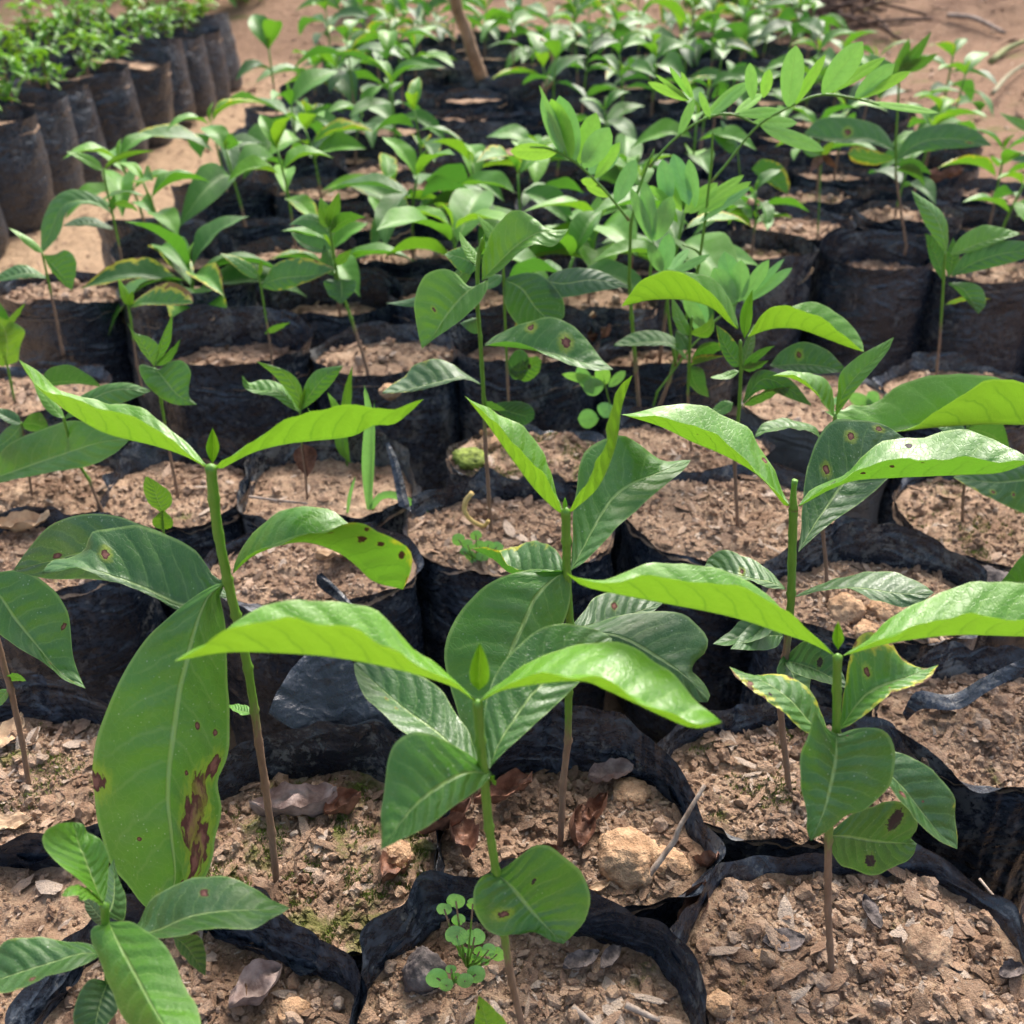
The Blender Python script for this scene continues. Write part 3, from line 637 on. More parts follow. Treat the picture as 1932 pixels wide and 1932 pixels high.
P.leaf([(1078, 1190), (1166, 1200), (1240, 1240), (1296, 1278), (1335, 1322)],
       [(1078, 1188), (1128, 1175), (1183, 1159), (1251, 1153), (1296, 1162), (1333, 1200), (1328, 1230), (1304, 1261), (1325, 1285), (1340, 1313), (1335, 1325)],
       [(1078, 1190), (1130, 1230), (1200, 1280), (1270, 1320), (1335, 1325)], .12, (0, -3), (1.6, -.5), ripple=.0013)
P.leaf([(1078, 1185), (1150, 1172), (1251, 1138)],
       [(1078, 1184), (1104, 1150), (1128, 1123), (1190, 1114), (1251, 1138)],
       [(1078, 1186), (1130, 1195), (1200, 1180), (1251, 1138)], .08, (0, 3), (1.2, -.5), spots=[(-.45, .5, .03, 'spot')])
P.leaf([(1063, 1078), (1010, 1090), (962, 1081), (930, 1055), (888, 1034)],
       [(1063, 1076), (1000, 1078), (960, 1068), (942, 1042), (915, 1034), (888, 1034)],
       [(1063, 1070), (1060, 1055), (1046, 1036), (1012, 1022), (971, 1029), (945, 1042), (915, 1034), (888, 1034)], .22, (0, 2), (-1, 1.5), .65, ripple=.001)
P.a((1066, 962), (1066, 938), 5, 5, 0, .9, name='bud_leaf', mat=BUD, ripple=0)

# -- tall left seedling
P = Plant('tall left seedling, thick stem, very large hanging leaf with brown blotches', (523, 1672),
          [(512, 1570), (500, 1480), (488, 1400), (480, 1340), (468, 1262), (445, 1160), (429, 1095), (412, 1010), (403, 943), (398, 880)], (2.6, 3.2), .48)
P.leaf([(392, 884), (349, 861), (290, 841), (205, 820), (147, 790), (85, 745), (55, 711), (34, 677)],
       [(392, 882), (360, 858), (308, 820), (253, 783), (205, 767), (150, 753), (75, 731), (48, 700), (34, 677)],
       [(393, 880), (362, 848), (308, 803), (273, 773), (239, 759), (200, 758), (150, 748), (102, 730), (72, 702), (34, 677)], .82, (0, 2), (-1.6, 1.2))
P.leaf([(408, 884), (417, 885), (478, 854), (547, 837), (660, 824), (704, 803), (742, 801), (772, 779), (799, 753)],
       [(408, 882), (440, 864), (490, 836), (547, 812), (660, 800), (704, 796), (742, 790), (772, 772), (799, 753)],
       [(408, 880), (420, 868), (478, 831), (519, 800), (581, 776), (636, 767), (721, 776), (766, 767), (799, 753)], .8, (0, -1), (2.2, -2))
P.leaf([(439, 1083), (478, 1049), (530, 1029), (581, 1024), (636, 1042), (670, 1066), (704, 1097), (748, 1109), (760, 1112)],
       [(439, 1080), (446, 1060), (478, 1008), (519, 967), (560, 947), (598, 954), (632, 974), (665, 992), (730, 1008), (772, 1050), (760, 1112)],
       [(439, 1082), (478, 1046), (530, 1022), (600, 1003), (660, 991), (721, 999), (766, 1021), (779, 1053), (772, 1087), (760, 1112)], .62, (0, -3), (1.6, -2), .5,
       spots=[(.7, .72, .017, 'dark'), (.55, .64, .02, 'spot'), (.8, .82, .018, 'dark'), (.5, .5, .012, 'dark'), (.9, .62, .012, 'dark'), (.9, .95, .016, 'dark')], label='yellowing leaf with a row of brown spots')
P.leaf([(425, 1099), (390, 1135), (345, 1143), (273, 1111), (219, 1090), (150, 1070), (80, 1080)],
       [(425, 1101), (400, 1150), (342, 1153), (290, 1126), (222, 1099), (154, 1075), (80, 1082)],
       [(425, 1097), (403, 1085), (369, 1039), (308, 1005), (256, 991), (205, 998), (172, 1008), (160, 1035), (137, 1049), (99, 1058), (80, 1078)], .13, (0, 1), (-.5, 1.8),
       spots=[(.45, .66, .022, 'halo')], ripple=.0013)
P.leaf([(440, 1130), (330, 1085), (200, 1040), (90, 1060), (27, 1075)],
       [(440, 1131), (350, 1120), (200, 1095), (90, 1092), (27, 1077)],
       [(440, 1130), (330, 1020), (253, 985), (222, 974), (178, 969), (137, 974), (89, 995), (51, 1039), (27, 1073)], .07, (1, 6), (-.5, 1), spots=[(.1, .8, .02, 'spot')])
P.leaf([(425, 1101), (393, 1125), (369, 1183), (352, 1251), (340, 1300), (330, 1370), (321, 1443), (318, 1511), (325, 1579), (330, 1665), (300, 1728)],
       [(426, 1101), (412, 1116), (416, 1131), (425, 1182), (428, 1272), (432, 1374), (430, 1425), (410, 1477), (418, 1528), (407, 1579), (403, 1613), (385, 1655), (342, 1690), (300, 1728)],
       [(424, 1100), (403, 1104), (349, 1138), (290, 1189), (253, 1237), (222, 1292), (188, 1374), (176, 1425), (174, 1477), (178, 1528), (191, 1579), (212, 1630), (246, 1675), (273, 1711), (300, 1728)],
       .5, (0, -6), (.6, .8), ripple=.0012, nt=44, label='very large hanging leaf with brown blotches',
       spots=[(-.62, .60, 0.049, 'blotch'), (-.50, .70, 0.072, 'blotch'), (-.70, .745, 0.058, 'blotch'), (-.6, .80, 0.043, 'blotch'), (-.82, .52, 0.032, 'blotch'), (-.42, .88, .018, 'spot'), (-.7, .90, .02, 'spot'),
              (.97, .62, .030, 'halo'), (.35, .97, .032, 'halo'), (-.42, .42, .012, 'spot'), (-.75, .43, .010, 'spot'), (.45, .76, .008, 'spot'), (-.35, .56, .010, 'spot')])
P.a((476, 1345), (428, 1330), 8, 14, 3, .6, (0, 1), name='leaf')
P.leaf([(401, 876), (403, 845), (401, 807)], [(401, 876), (389, 850), (392, 830), (401, 807)], [(401, 876), (413, 850), (411, 830), (401, 807)], 1.0, (0, 0), (-.4, -.4), name='bud_leaf', mat=BUD, ripple=0)

# -- low leafy seedling, bottom left corner
P = Plant('low seedling in the bottom left corner, bright leaves spread like a star', (215, 1960), [(205, 1860), (202, 1790), (199, 1742), (197, 1708)], (2.2, 2.2), .3, Y=.235)
P.leaf([(197, 1706), (181, 1675), (161, 1620), (150, 1595), (138, 1552)],
       [(197, 1706), (147, 1658), (103, 1624), (82, 1596), (82, 1572), (103, 1555), (138, 1551)],
       [(197, 1704), (203, 1665), (206, 1620), (190, 1582), (166, 1572), (158, 1556), (138, 1551)], .72, (0, 2), (-.6, .4))
P.leaf([(198, 1709), (170, 1690), (140, 1676), (116, 1690)], [(198, 1709), (175, 1702), (147, 1693), (116, 1690)], [(198, 1707), (164, 1676), (137, 1671), (116, 1690)], .8, (0, -1), (-.5, 1))
P.leaf([(203, 1730), (215, 1690), (215, 1620)], [(203, 1730), (196, 1690), (200, 1650), (215, 1620)], [(203, 1730), (234, 1735), (236, 1690), (222, 1650), (215, 1620)], .1, (1, 4), (0, 0))
P.leaf([(203, 1745), (180, 1720), (158, 1690)], [(203, 1745), (185, 1745), (163, 1720), (158, 1690)], [(203, 1745), (200, 1722), (185, 1700), (158, 1690)], .1, (1, 3), (0, 0))
P.leaf([(205, 1745), (260, 1762), (300, 1755), (359, 1730), (427, 1719), (513, 1716), (547, 1713)],
       [(205, 1742), (240, 1752), (261, 1742), (280, 1709), (328, 1672), (386, 1653), (437, 1655), (478, 1675), (513, 1699), (547, 1713)],
       [(205, 1748), (250, 1772), (308, 1771), (410, 1754), (485, 1752), (513, 1733), (547, 1713)], .17, (0, 0), (1.6, -1.2), spots=[(-.5, .55, .022, 'spot')])
P.leaf([(205, 1740), (232, 1795), (263, 1853), (301, 1921), (360, 2010)],
       [(206, 1739), (246, 1740), (291, 1764), (321, 1798), (338, 1836), (362, 1887), (380, 1940), (360, 2010)],
       [(204, 1741), (174, 1750), (173, 1778), (188, 1815), (205, 1853), (222, 1897), (250, 1940), (300, 1985), (360, 2010)], .74, (0, -6), (.7, .5), spots=[(.1, 2, .01, 'spot')])
P.leaf([(190, 1799), (150, 1800), (103, 1815), (0, 1848), (-70, 1880)],
       [(190, 1801), (181, 1807), (137, 1829), (85, 1846), (34, 1866), (0, 1875), (-70, 1882)],
       [(190, 1797), (174, 1784), (137, 1777), (68, 1770), (0, 1784), (-70, 1875)], .22, (0, -1), (-1, 1), .45, spots=[(-.75, .5, .028, 'spot'), (-.8, .8, .02, 'spot')])
P.leaf([(205, 1850), (190, 1890), (175, 1960)], [(206, 1850), (224, 1865), (220, 1910), (175, 1960)], [(203, 1850), (170, 1850), (145, 1885), (140, 1935), (175, 1960)], .13, (0, -2), (0, 0))
P.leaf([(325, 1765), (355, 1790), (388, 1842)], [(325, 1765), (375, 1765), (388, 1800), (388, 1842)], [(325, 1765), (335, 1790), (360, 1820), (388, 1842)], .24, (1, -1), (0, 0))

# -- right front seedling
P = Plant('right front seedling, long arching leaf pair above a heart shaped leaf', (1569, 1838),
          [(1566, 1784), (1562, 1716), (1562, 1648), (1563, 1586), (1570, 1480), (1578, 1381), (1579, 1300), (1580, 1238)], (2.3, 2.6), .5)
P.leaf([(1572, 1236), (1528, 1213), (1477, 1196), (1408, 1172), (1340, 1155), (1251, 1138), (1149, 1118), (1097, 1104), (1067, 1080)],
       [(1572, 1234), (1511, 1183), (1460, 1142), (1408, 1114), (1340, 1090), (1272, 1080), (1217, 1078), (1140, 1096), (1095, 1093), (1067, 1080)],
       [(1573, 1234), (1525, 1190), (1470, 1138), (1425, 1104), (1374, 1077), (1323, 1067), (1272, 1064), (1220, 1070), (1150, 1092), (1095, 1090), (1067, 1080)], .84, (0, 0), (-2, 1.5))
P.leaf([(1590, 1238), (1625, 1228), (1682, 1213), (1750, 1203), (1819, 1198), (1932, 1201), (2000, 1200), (2085, 1175)],
       [(1590, 1236), (1648, 1196), (1699, 1155), (1750, 1125), (1819, 1107), (1887, 1101), (1940, 1103), (2010, 1120), (2085, 1172)],
       [(1590, 1237), (1630, 1216), (1699, 1190), (1767, 1172), (1853, 1162), (1932, 1166), (2010, 1172), (2085, 1174)], .8, (0, 0), (2, -1.8), ripple=.001)
P.leaf([(1562, 1392), (1530, 1365), (1490, 1320), (1440, 1285), (1376, 1258)],
       [(1562, 1394), (1525, 1383), (1511, 1374), (1463, 1330), (1425, 1306), (1390, 1277), (1376, 1258)],
       [(1562, 1390), (1552, 1357), (1535, 1313), (1511, 1285), (1463, 1271), (1408, 1273), (1376, 1258)], .3, (0, 2), (-.8, .8), .75, spots=[(-.7, .78, .03, 'spot'), (-.6, .6, .02, 'dark')], label='leaf with a yellow and brown tip')
P.leaf([(1578, 1385), (1577, 1425), (1567, 1477), (1555, 1528), (1540, 1565), (1530, 1586)],
       [(1578, 1385), (1590, 1382), (1613, 1374), (1648, 1371), (1675, 1385), (1689, 1415), (1685, 1449), (1668, 1490), (1631, 1521), (1596, 1538), (1560, 1568), (1530, 1586)],
       [(1578, 1385), (1562, 1375), (1548, 1358), (1535, 1338), (1528, 1370), (1516, 1402), (1509, 1443), (1511, 1484), (1521, 1528), (1522, 1565), (1530, 1586)], .28, (-.4, -3), (.6, .6), ripple=.0003, spots=[(-.6, .09, .010, 'spot')])
P.leaf([(1584, 1378), (1614, 1333), (1648, 1302), (1716, 1276), (1771, 1254)],
       [(1584, 1377), (1590, 1320), (1597, 1272), (1605, 1240), (1614, 1210), (1640, 1192), (1682, 1213), (1700, 1240), (1743, 1262), (1771, 1254)],
       [(1584, 1378), (1631, 1350), (1682, 1309), (1733, 1292), (1757, 1276), (1771, 1254)], .45, (0, 2), (.8, -.8), .8, spots=[(-.4, .45, .022, 'halo'), (.4, .55, .014, 'spot'), (-.3, .9, .035, 'spot')], label='yellowing leaf with a brown curled tip')
P.leaf([(1578, 1420), (1640, 1432), (1699, 1482), (1733, 1525), (1770, 1570), (1806, 1602)],
       [(1578, 1418), (1660, 1415), (1700, 1420), (1723, 1429), (1767, 1460), (1798, 1504), (1806, 1545), (1806, 1602)],
       [(1578, 1422), (1640, 1460), (1675, 1485), (1699, 1512), (1733, 1550), (1767, 1584), (1806, 1602)], .12, (1, -1), (.8, -1), .35, spots=[(.5, .5, .03, 'spot'), (-.2, .63, .008, 'spot')])
P.leaf([(1557, 1576), (1600, 1578), (1660, 1588), (1730, 1592)],
       [(1557, 1575), (1580, 1560), (1613, 1531), (1665, 1516), (1699, 1511), (1726, 1535), (1730, 1565), (1716, 1578), (1730, 1592)],
       [(1557, 1577), (1566, 1600), (1586, 1631), (1631, 1648), (1682, 1637), (1719, 1617), (1730, 1592)], .2, (0, 1), (.4, -.3), .12, spots=[(.55, .5, .045, 'dark'), (-.6, .62, .06, 'dark')], label='low round leaf with dark patches')
P.leaf([(1581, 1226), (1582, 1200), (1581, 1171)], [(1581, 1226), (1571, 1208), (1573, 1190), (1581, 1171)], [(1581, 1226), (1592, 1208), (1589, 1190), (1581, 1171)], .95, (0, 0), (-.3, -.3), name='bud_leaf', mat=BUD, ripple=0)

# -- red stemmed seedling, right of the middle
P = Plant('seedling with a clipped bud, spotted long leaf pair and a large dull leaf upright behind', (1491, 1507),
          [(1484, 1443), (1477, 1391), (1473, 1340), (1482, 1240), (1489, 1180), (1493, 1120), (1494, 1060), (1497, 960)], (2.4, 3.1), .62)
P.leaf([(1488, 955), (1480, 954), (1443, 909), (1408, 882), (1357, 855), (1306, 834), (1251, 807), (1200, 790), (1172, 782)],
       [(1489, 952), (1432, 899), (1408, 872), (1364, 827), (1316, 807), (1272, 796), (1251, 790), (1210, 786), (1172, 782)],
       [(1490, 950), (1477, 930), (1456, 885), (1425, 831), (1391, 800), (1340, 772), (1306, 765), (1251, 764), (1200, 776), (1172, 782)], .78, (0, 1), (-1.4, 2), spots=[(.75, .24, .02, 'spot'), (-.5, .6, .006, 'dark'), (-.45, .53, .005, 'dark')])
P.leaf([(1506, 956), (1540, 938), (1562, 926), (1613, 907), (1682, 902), (1750, 899), (1819, 896), (1887, 892), (1945, 872)],
       [(1506, 954), (1530, 930), (1579, 899), (1613, 872), (1648, 848), (1699, 827), (1750, 820), (1819, 817), (1870, 824), (1914, 848), (1945, 868)],
       [(1506, 955), (1545, 928), (1579, 909), (1648, 878), (1699, 866), (1740, 872), (1801, 863), (1887, 868), (1945, 871)], .58, (0, -1), (2.6, -1.4), spots=[(.5, .42, .012, 'dark'), (.4, .3, .012, 'dark'), (-.75, .5, .014, 'dark'), (.7, .55, .008, 'dark'), (-.4, .17, .014, 'dark')], ripple=.001)
P.leaf([(1506, 1042), (1538, 988), (1562, 954), (1586, 919), (1631, 868), (1705, 825)],
       [(1506, 1042), (1511, 995), (1516, 926), (1525, 875), (1545, 824), (1572, 793), (1613, 792), (1665, 800), (1705, 825)],
       [(1506, 1042), (1562, 991), (1631, 943), (1672, 906), (1712, 860), (1705, 825)], .08, (0, 6), (1, -.6), spots=[(-.6, .7, .02, 'halo'), (-.5, .48, .022, 'halo'), (-.75, .86, .02, 'halo'), (-.1, .9, .018, 'halo')], ripple=.0015)
P.leaf([(1482, 1112), (1453, 1098), (1419, 1092), (1374, 1080), (1330, 1068)],
       [(1482, 1113), (1453, 1109), (1419, 1097), (1374, 1086), (1330, 1070)],
       [(1482, 1110), (1453, 1077), (1415, 1053), (1367, 1038), (1340, 1050), (1330, 1068)], .2, (0, 3), (-.5, 1.2), .2, spots=[(.2, .55, .025, 'halo')])
P.leaf([(1499, 1126), (1545, 1112), (1620, 1110), (1700, 1120), (1762, 1118)],
       [(1499, 1125), (1545, 1104), (1596, 1084), (1648, 1077), (1699, 1084), (1740, 1102), (1762, 1118)],
       [(1499, 1127), (1562, 1114), (1613, 1119), (1665, 1135), (1709, 1145), (1740, 1135), (1762, 1118)], .09, (0, -2), (1.6, -.8), .15)
P.a((1478, 1150), (1345, 1215), 20, 34, 12, .15, (0, -1), (-1, .6), ripple=.001)
P.a((1478, 1200), (1378, 1225), 30, 30, -10, .13, (0, -2), (-.6, .6), .12)
P.a((1476, 1245), (1600, 1300), 60, 22, 8, .13, (0, -3), (.6, -1), spots=[(-.3, .5, .04, 'dark')])
P.a((1480, 1235), (1520, 1330), 40, 30, 0, .16, (0, -2), (.6, -.5), .1)
put('bud', tube([on_y(1497, 962, P.Y)-P.org, on_y(1497, 925, P.Y)-P.org, on_y(1500, 906, P.Y)-P.org], [.0022, .0013, .0015], 8, 4, .3), STEM, P.root, wood=0.0)

# -- leaf at the left edge
P = Plant('seedling cut by the left edge, one large dusty drooping leaf with a pointed tip', (55, 1487), [(42, 1400), (20, 1300), (0, 1230), (-20, 1150), (-40, 1085)], (2.2, 2.6), .8)
P.leaf([(-40, 1088), (0, 1125), (27, 1166), (68, 1217), (113, 1268), (161, 1299)],
       [(-40, 1086), (0, 1079), (27, 1077), (68, 1087), (103, 1114), (126, 1149), (133, 1183), (137, 1234), (147, 1268), (161, 1299)],
       [(-40, 1090), (-20, 1160), (0, 1196), (51, 1231), (96, 1261), (120, 1282), (161, 1299)], .24, (0, -3), (.8, -.4), .15, spots=[(-.8, .62, .02, 'spot'), (.15, .72, .012, 'halo'), (.25, .9, .012, 'halo')])
P.a((15, 1300), (-30, 1340), 12, 14, 4, .5)
P.a((10, 1278), (50, 1285), 8, 9, 4, .5, wear=.3)

# -- centre seedling
P = Plant('centre seedling, two light upper leaves folded over, two dark ringed spots below', (926, 1001),
          [(923, 943), (916, 841), (913, 755), (909, 690), (906, 636), (901, 581), (901, 513), (904, 478), (910, 452)], (2.3, 2.2), .42)
P.leaf([(909, 528), (937, 500), (978, 462), (1018, 438), (1045, 440), (1073, 432)],
       [(909, 526), (913, 478), (930, 434), (960, 402), (984, 398), (1012, 414), (1030, 430), (1050, 434), (1073, 431)],
       [(909, 530), (937, 516), (978, 478), (1012, 461), (1040, 466), (1056, 456), (1073, 432)], .78, (0, 0), (.8, -.9))
P.leaf([(921, 527), (882, 550), (841, 598), (820, 630), (796, 658)],
       [(921, 529), (919, 547), (902, 574), (868, 605), (827, 634), (796, 658)],
       [(921, 526), (890, 548), (874, 530), (858, 514), (834, 507), (800, 521), (783, 560), (783, 600), (796, 658)], .74, (0, -2.5), (-.6, .8), spots=[(.35, .62, .014, 'halo')])
P.leaf([(914, 652), (960, 655), (1046, 668), (1100, 684), (1157, 697)],
       [(914, 650), (935, 632), (960, 622), (995, 607), (1039, 598), (1073, 608), (1107, 640), (1131, 673), (1157, 697)],
       [(914, 654), (943, 645), (995, 652), (1046, 677), (1114, 697), (1157, 698)], .26, (0, -2), (1.5, -1), spots=[(-.75, .34, .025, 'halo'), (-.4, .6, .036, 'halo')])
P.leaf([(908, 726), (875, 712), (824, 722), (772, 734), (721, 742)],
       [(908, 728), (875, 716), (824, 729), (772, 739), (721, 743)],
       [(908, 724), (875, 702), (855, 687), (827, 676), (800, 684), (778, 690), (764, 708), (745, 722), (721, 740)], .1, (0, -1), (-.4, 1.6), .5)
P.a((905, 600), (868, 610), 30, 4, 0, .14, (1, 2))
P.a((905, 500), (866, 436), 10, 12, 4, .8, (0, 1)); P.a((903, 505), (838, 480), 28, 30, -6, .5, (2, 3), wear=.55)
P.a((898, 478), (728, 572), 24, 14, 30, .12, (2, 5)); P.a((912, 760), (955, 775), 8, 8, 0, .3)
P.a((908, 478), (914, 440), 4, 5, 0, .85, name='bud_leaf', mat=BUD)

# -- thin seedling just behind the centre one
P = Plant('thin seedling behind the centre one, round veined leaf and silver-blue pointed leaf', (970, 852), [(962, 800), (958, 730), (955, 650), (952, 580), (950, 520), (948, 450)], (1.9, 1.6), .45)
P.leaf([(950, 527), (985, 545), (1010, 580), (1042, 610)], [(950, 525), (995, 514), (1029, 524), (1060, 560), (1064, 598), (1042, 610)], [(950, 528), (950, 555), (957, 585), (978, 612), (1010, 618), (1042, 610)], .14, (0, -1), (.5, 0), ripple=.0012)
P.leaf([(1030, 530), (1065, 535), (1120, 528), (1186, 540)], [(1030, 528), (1050, 512), (1080, 506), (1131, 510), (1186, 539)], [(1030, 532), (1045, 558), (1075, 560), (1131, 550), (1186, 541)], .05, (0, 1), (.8, -.6))
P.leaf([(958, 682), (975, 700), (1000, 690)], [(958, 680), (975, 660), (995, 668), (1000, 690)], [(958, 684), (965, 712), (985, 715), (1000, 690)], .12)
P.leaf([(960, 700), (990, 700), (1022, 680)], [(960, 698), (985, 680), (1010, 672), (1022, 680)], [(960, 702), (990, 720), (1015, 705), (1022, 680)], .6, (0, 0), (0, 0), .4, spots=[(-.2, .6, .06, 'dark')])
P.leaf([(930, 765), (955, 775), (1008, 790)], [(930, 764), (950, 758), (985, 758), (1006, 772), (1008, 790)], [(930, 766), (950, 785), (985, 803), (1008, 790)], .04, (-2, -2), (0, 0), ripple=.0012)
P.a((950, 470), (900, 405), 12, 12, 0, .8); P.a((948, 460), (1000, 415), 10, 14, -6, .7); P.a((948, 520), (905, 548), 12, 12, 0, .3)

# -- seedling with two arching lime leaves, upper right of the middle
P = Plant('seedling with two arching lime leaves like a moustache and a small upright tip leaf', (1392, 998),
          [(1389, 940), (1386, 875), (1389, 820), (1395, 766), (1398, 700), (1397, 645)], (2.2, 1.9), .45)
P.leaf([(1392, 622), (1370, 605), (1340, 580), (1290, 566), (1230, 566), (1200, 572), (1173, 578)],
       [(1392, 620), (1372, 592), (1345, 560), (1330, 545), (1300, 524), (1250, 514), (1210, 530), (1185, 560), (1173, 578)],
       [(1394, 618), (1385, 580), (1368, 550), (1345, 528), (1315, 514), (1290, 512), (1250, 514), (1210, 528), (1185, 560), (1173, 578)], .84, (0, 0), (-1.6, 1.4))
P.leaf([(1412, 636), (1440, 625), (1470, 619), (1510, 622), (1560, 640), (1600, 655), (1630, 664)],
       [(1410, 634), (1428, 605), (1450, 582), (1490, 576), (1520, 570), (1560, 576), (1600, 605), (1625, 640), (1630, 664)],
       [(1411, 635), (1430, 605), (1450, 580), (1475, 576), (1510, 582), (1560, 606), (1600, 640), (1630, 664)], .86, (0, 0), (1.6, -1.4))
P.leaf([(1405, 640), (1408, 600), (1420, 546)], [(1405, 640), (1396, 612), (1400, 580), (1420, 546)], [(1405, 640), (1418, 610), (1420, 575), (1420, 546)], .7, (0, 0), (-.3, -.3), name='bud_leaf', mat=BUD)
P.leaf([(1397, 690), (1372, 660), (1350, 612)], [(1397, 692), (1380, 690), (1360, 660), (1350, 612)], [(1397, 688), (1396, 660), (1375, 630), (1350, 612)], .32, (0, 1), (0, 0), .6)
P.a((1400, 690), (1422, 610), 12, 12, -3, .2, (1, 3)); P.a((1402, 692), (1462, 652), 9, 9, 3, .3); P.a((1400, 695), (1450, 680), 9, 9, -3, .35)
P.leaf([(1455, 690), (1500, 688), (1545, 690), (1590, 700)], [(1452, 690), (1475, 662), (1515, 645), (1560, 660), (1592, 692)], [(1455, 692), (1500, 702), (1545, 705), (1590, 702)], .16, (2, 2), (.6, -.5), .3, spots=[(-.45, .4, .035, 'halo')])
P.leaf([(1402, 760), (1440, 715), (1490, 735), (1530, 765)], [(1402, 758), (1415, 715), (1440, 698), (1490, 715), (1530, 762)], [(1402, 762), (1440, 735), (1490, 752), (1530, 766)], .12, (0, 0), (0, 0), .3)
P.a((1402, 765), (1492, 730), 6, 14, 6, .45); P.a((1383, 760), (1335, 785), 14, 14, 0, .45); P.a((1395, 700), (1340, 712), 6, 10, 5, .75)

# -- small seedling left of it
P = Plant('short seedling beside it with a worn yellow lower leaf and drooping pale leaves', (1305, 865), [(1300, 800), (1298, 740), (1300, 690), (1302, 640), (1305, 600)], (2.0, 1.6), .5)
P.leaf([(1297, 680), (1270, 650), (1230, 645), (1190, 648), (1158, 652)], [(1297, 682), (1265, 655), (1230, 652), (1190, 653), (1158, 653)], [(1297, 678), (1275, 640), (1235, 624), (1195, 628), (1158, 650)], .25, (0, -1), (-.5, 1), .3)
P.a((1299, 635), (1268, 560), 12, 14, 4, .6); P.a((1303, 630), (1345, 590), 14, 14, -16, .75); P.a((1305, 680), (1378, 655), 8, 22, 16, .35)
P.a((1303, 690), (1338, 750), 26, 12, -10, .2, wear=.3); P.a((1303, 690), (1365, 672), 16, -4, 0, .75, wear=.95); P.a((1298, 660), (1276, 622), 18, 12, 0, .15)

# -- upright bright pair with large shiny leaf at the right edge
P = Plant('seedling with an upright shining leaf and a lime leaf, behind the large dull one', (1562, 1138),
          [(1558, 1060), (1552, 1000), (1556, 920), (1566, 850), (1576, 785)], (2.0, 1.8), .5)
P.leaf([(1576, 785), (1592, 740), (1620, 705), (1655, 672), (1687, 636)], [(1576, 784), (1580, 738), (1586, 704), (1613, 677), (1648, 656), (1687, 636)], [(1578, 785), (1613, 738), (1648, 697), (1675, 662), (1687, 636)], .68, (0, 1), (.4, -.4), ripple=.001)
P.leaf([(1573, 784), (1562, 770), (1538, 742), (1511, 722), (1485, 712), (1458, 709)], [(1573, 785), (1558, 768), (1538, 738), (1511, 714), (1485, 706), (1458, 709)], [(1574, 782), (1572, 745), (1562, 720), (1538, 706), (1490, 700), (1458, 708)], .82, (0, 0), (-.4, 1))
P.leaf([(1550, 830), (1530, 808), (1490, 806), (1450, 810), (1424, 824)], [(1550, 831), (1530, 815), (1490, 808), (1450, 816), (1424, 825)], [(1550, 829), (1535, 803), (1500, 794), (1460, 790), (1435, 804), (1424, 823)], .25, (0, -1), (-1, 1))

P = Plant('big shiny leaf reaching in from the right edge above the spotted one, notched tip', (2010, 1075), [(2030, 980), (2050, 880), (2060, 805)], (2.3, 2.6), .5, Y=.60)
P.leaf([(2055, 800), (1990, 804), (1932, 802), (1853, 801), (1750, 808), (1682, 815), (1620, 803), (1580, 790), (1556, 776)],
       [(2055, 798), (2000, 750), (1932, 722), (1887, 718), (1853, 720), (1819, 738), (1767, 772), (1728, 805), (1682, 816), (1620, 805), (1580, 791), (1556, 776)],
       [(2055, 796), (2000, 740), (1932, 732), (1887, 716), (1819, 704), (1750, 708), (1692, 728), (1665, 752), (1632, 768), (1613, 760), (1590, 774), (1556, 776)], .82, (0, 0), (-1.5, 2), ripple=.0012)
P = Plant('seedling at the right edge with a bluish drooping leaf edged yellow', (1815, 992), [(1817, 940), (1822, 870), (1826, 805)], (1.9, 1.7), .7)
P.leaf([(1990, 900), (1932, 905), (1880, 910), (1830, 905), (1797, 899)], [(1990, 990), (1935, 970), (1890, 950), (1840, 925), (1797, 900)], [(1990, 885), (1932, 878), (1860, 888), (1797, 898)], .14, (-2, -3), (-1, .6), .5, spots=[(-.6, .6, .02, 'halo'), (-.5, .4, .015, 'halo')])
P.a((1824, 810), (1905, 850), 42, 8, 10, .3); P.a((1822, 812), (1760, 800), 14, 14, 0, .25); P.a((1826, 800), (1852, 735), 6, 7, 0, .95); P.a((1828, 805), (1932, 735), 18, -8, 24, .8)
P = Plant('seedling cut by the right edge, one broad dark leaf low', (2000, 1290), [(1995, 1200), (1990, 1120)], (2, 2), .7)
P.leaf([(1995, 1130), (1950, 1100), (1889, 1100)], [(1995, 1132), (1940, 1150), (1895, 1130), (1889, 1100)], [(1995, 1128), (1985, 1040), (1930, 1050), (1889, 1098)], .28, (0, 2), (0, 0))

# -- forked seedling by the tall bags
P = Plant('forked pale seedling in front of the tall black bags at right', (1767, 735), [(1768, 690), (1772, 655), (1778, 570), (1783, 478)], (2.0, 1.8), .5)
P.leaf([(1785, 478), (1778, 440), (1762, 405), (1719, 359)], [(1785, 479), (1752, 434), (1735, 400), (1719, 359)], [(1786, 477), (1790, 440), (1780, 405), (1760, 385), (1719, 359)], .6, (0, 1), (-.3, .6))
P.leaf([(1795, 482), (1830, 466), (1870, 452), (1925, 441)], [(1793, 480), (1812, 448), (1853, 425), (1887, 429), (1925, 440)], [(1796, 482), (1835, 474), (1880, 458), (1925, 442)], .75, (0, 0), (.8, -.3))
P.leaf([(1795, 520), (1840, 495), (1895, 478), (1965, 472)], [(1794, 519), (1820, 480), (1870, 457), (1930, 455), (1965, 470)], [(1796, 521), (1840, 512), (1910, 495), (1965, 474)], .22, (0, -1), (.6, -.4))
P.leaf([(1782, 530), (1768, 490), (1745, 441)], [(1780, 532), (1757, 495), (1745, 441)], [(1784, 528), (1782, 480), (1770, 450), (1745, 441)], .2, (1, 2), (0, 0), .4)
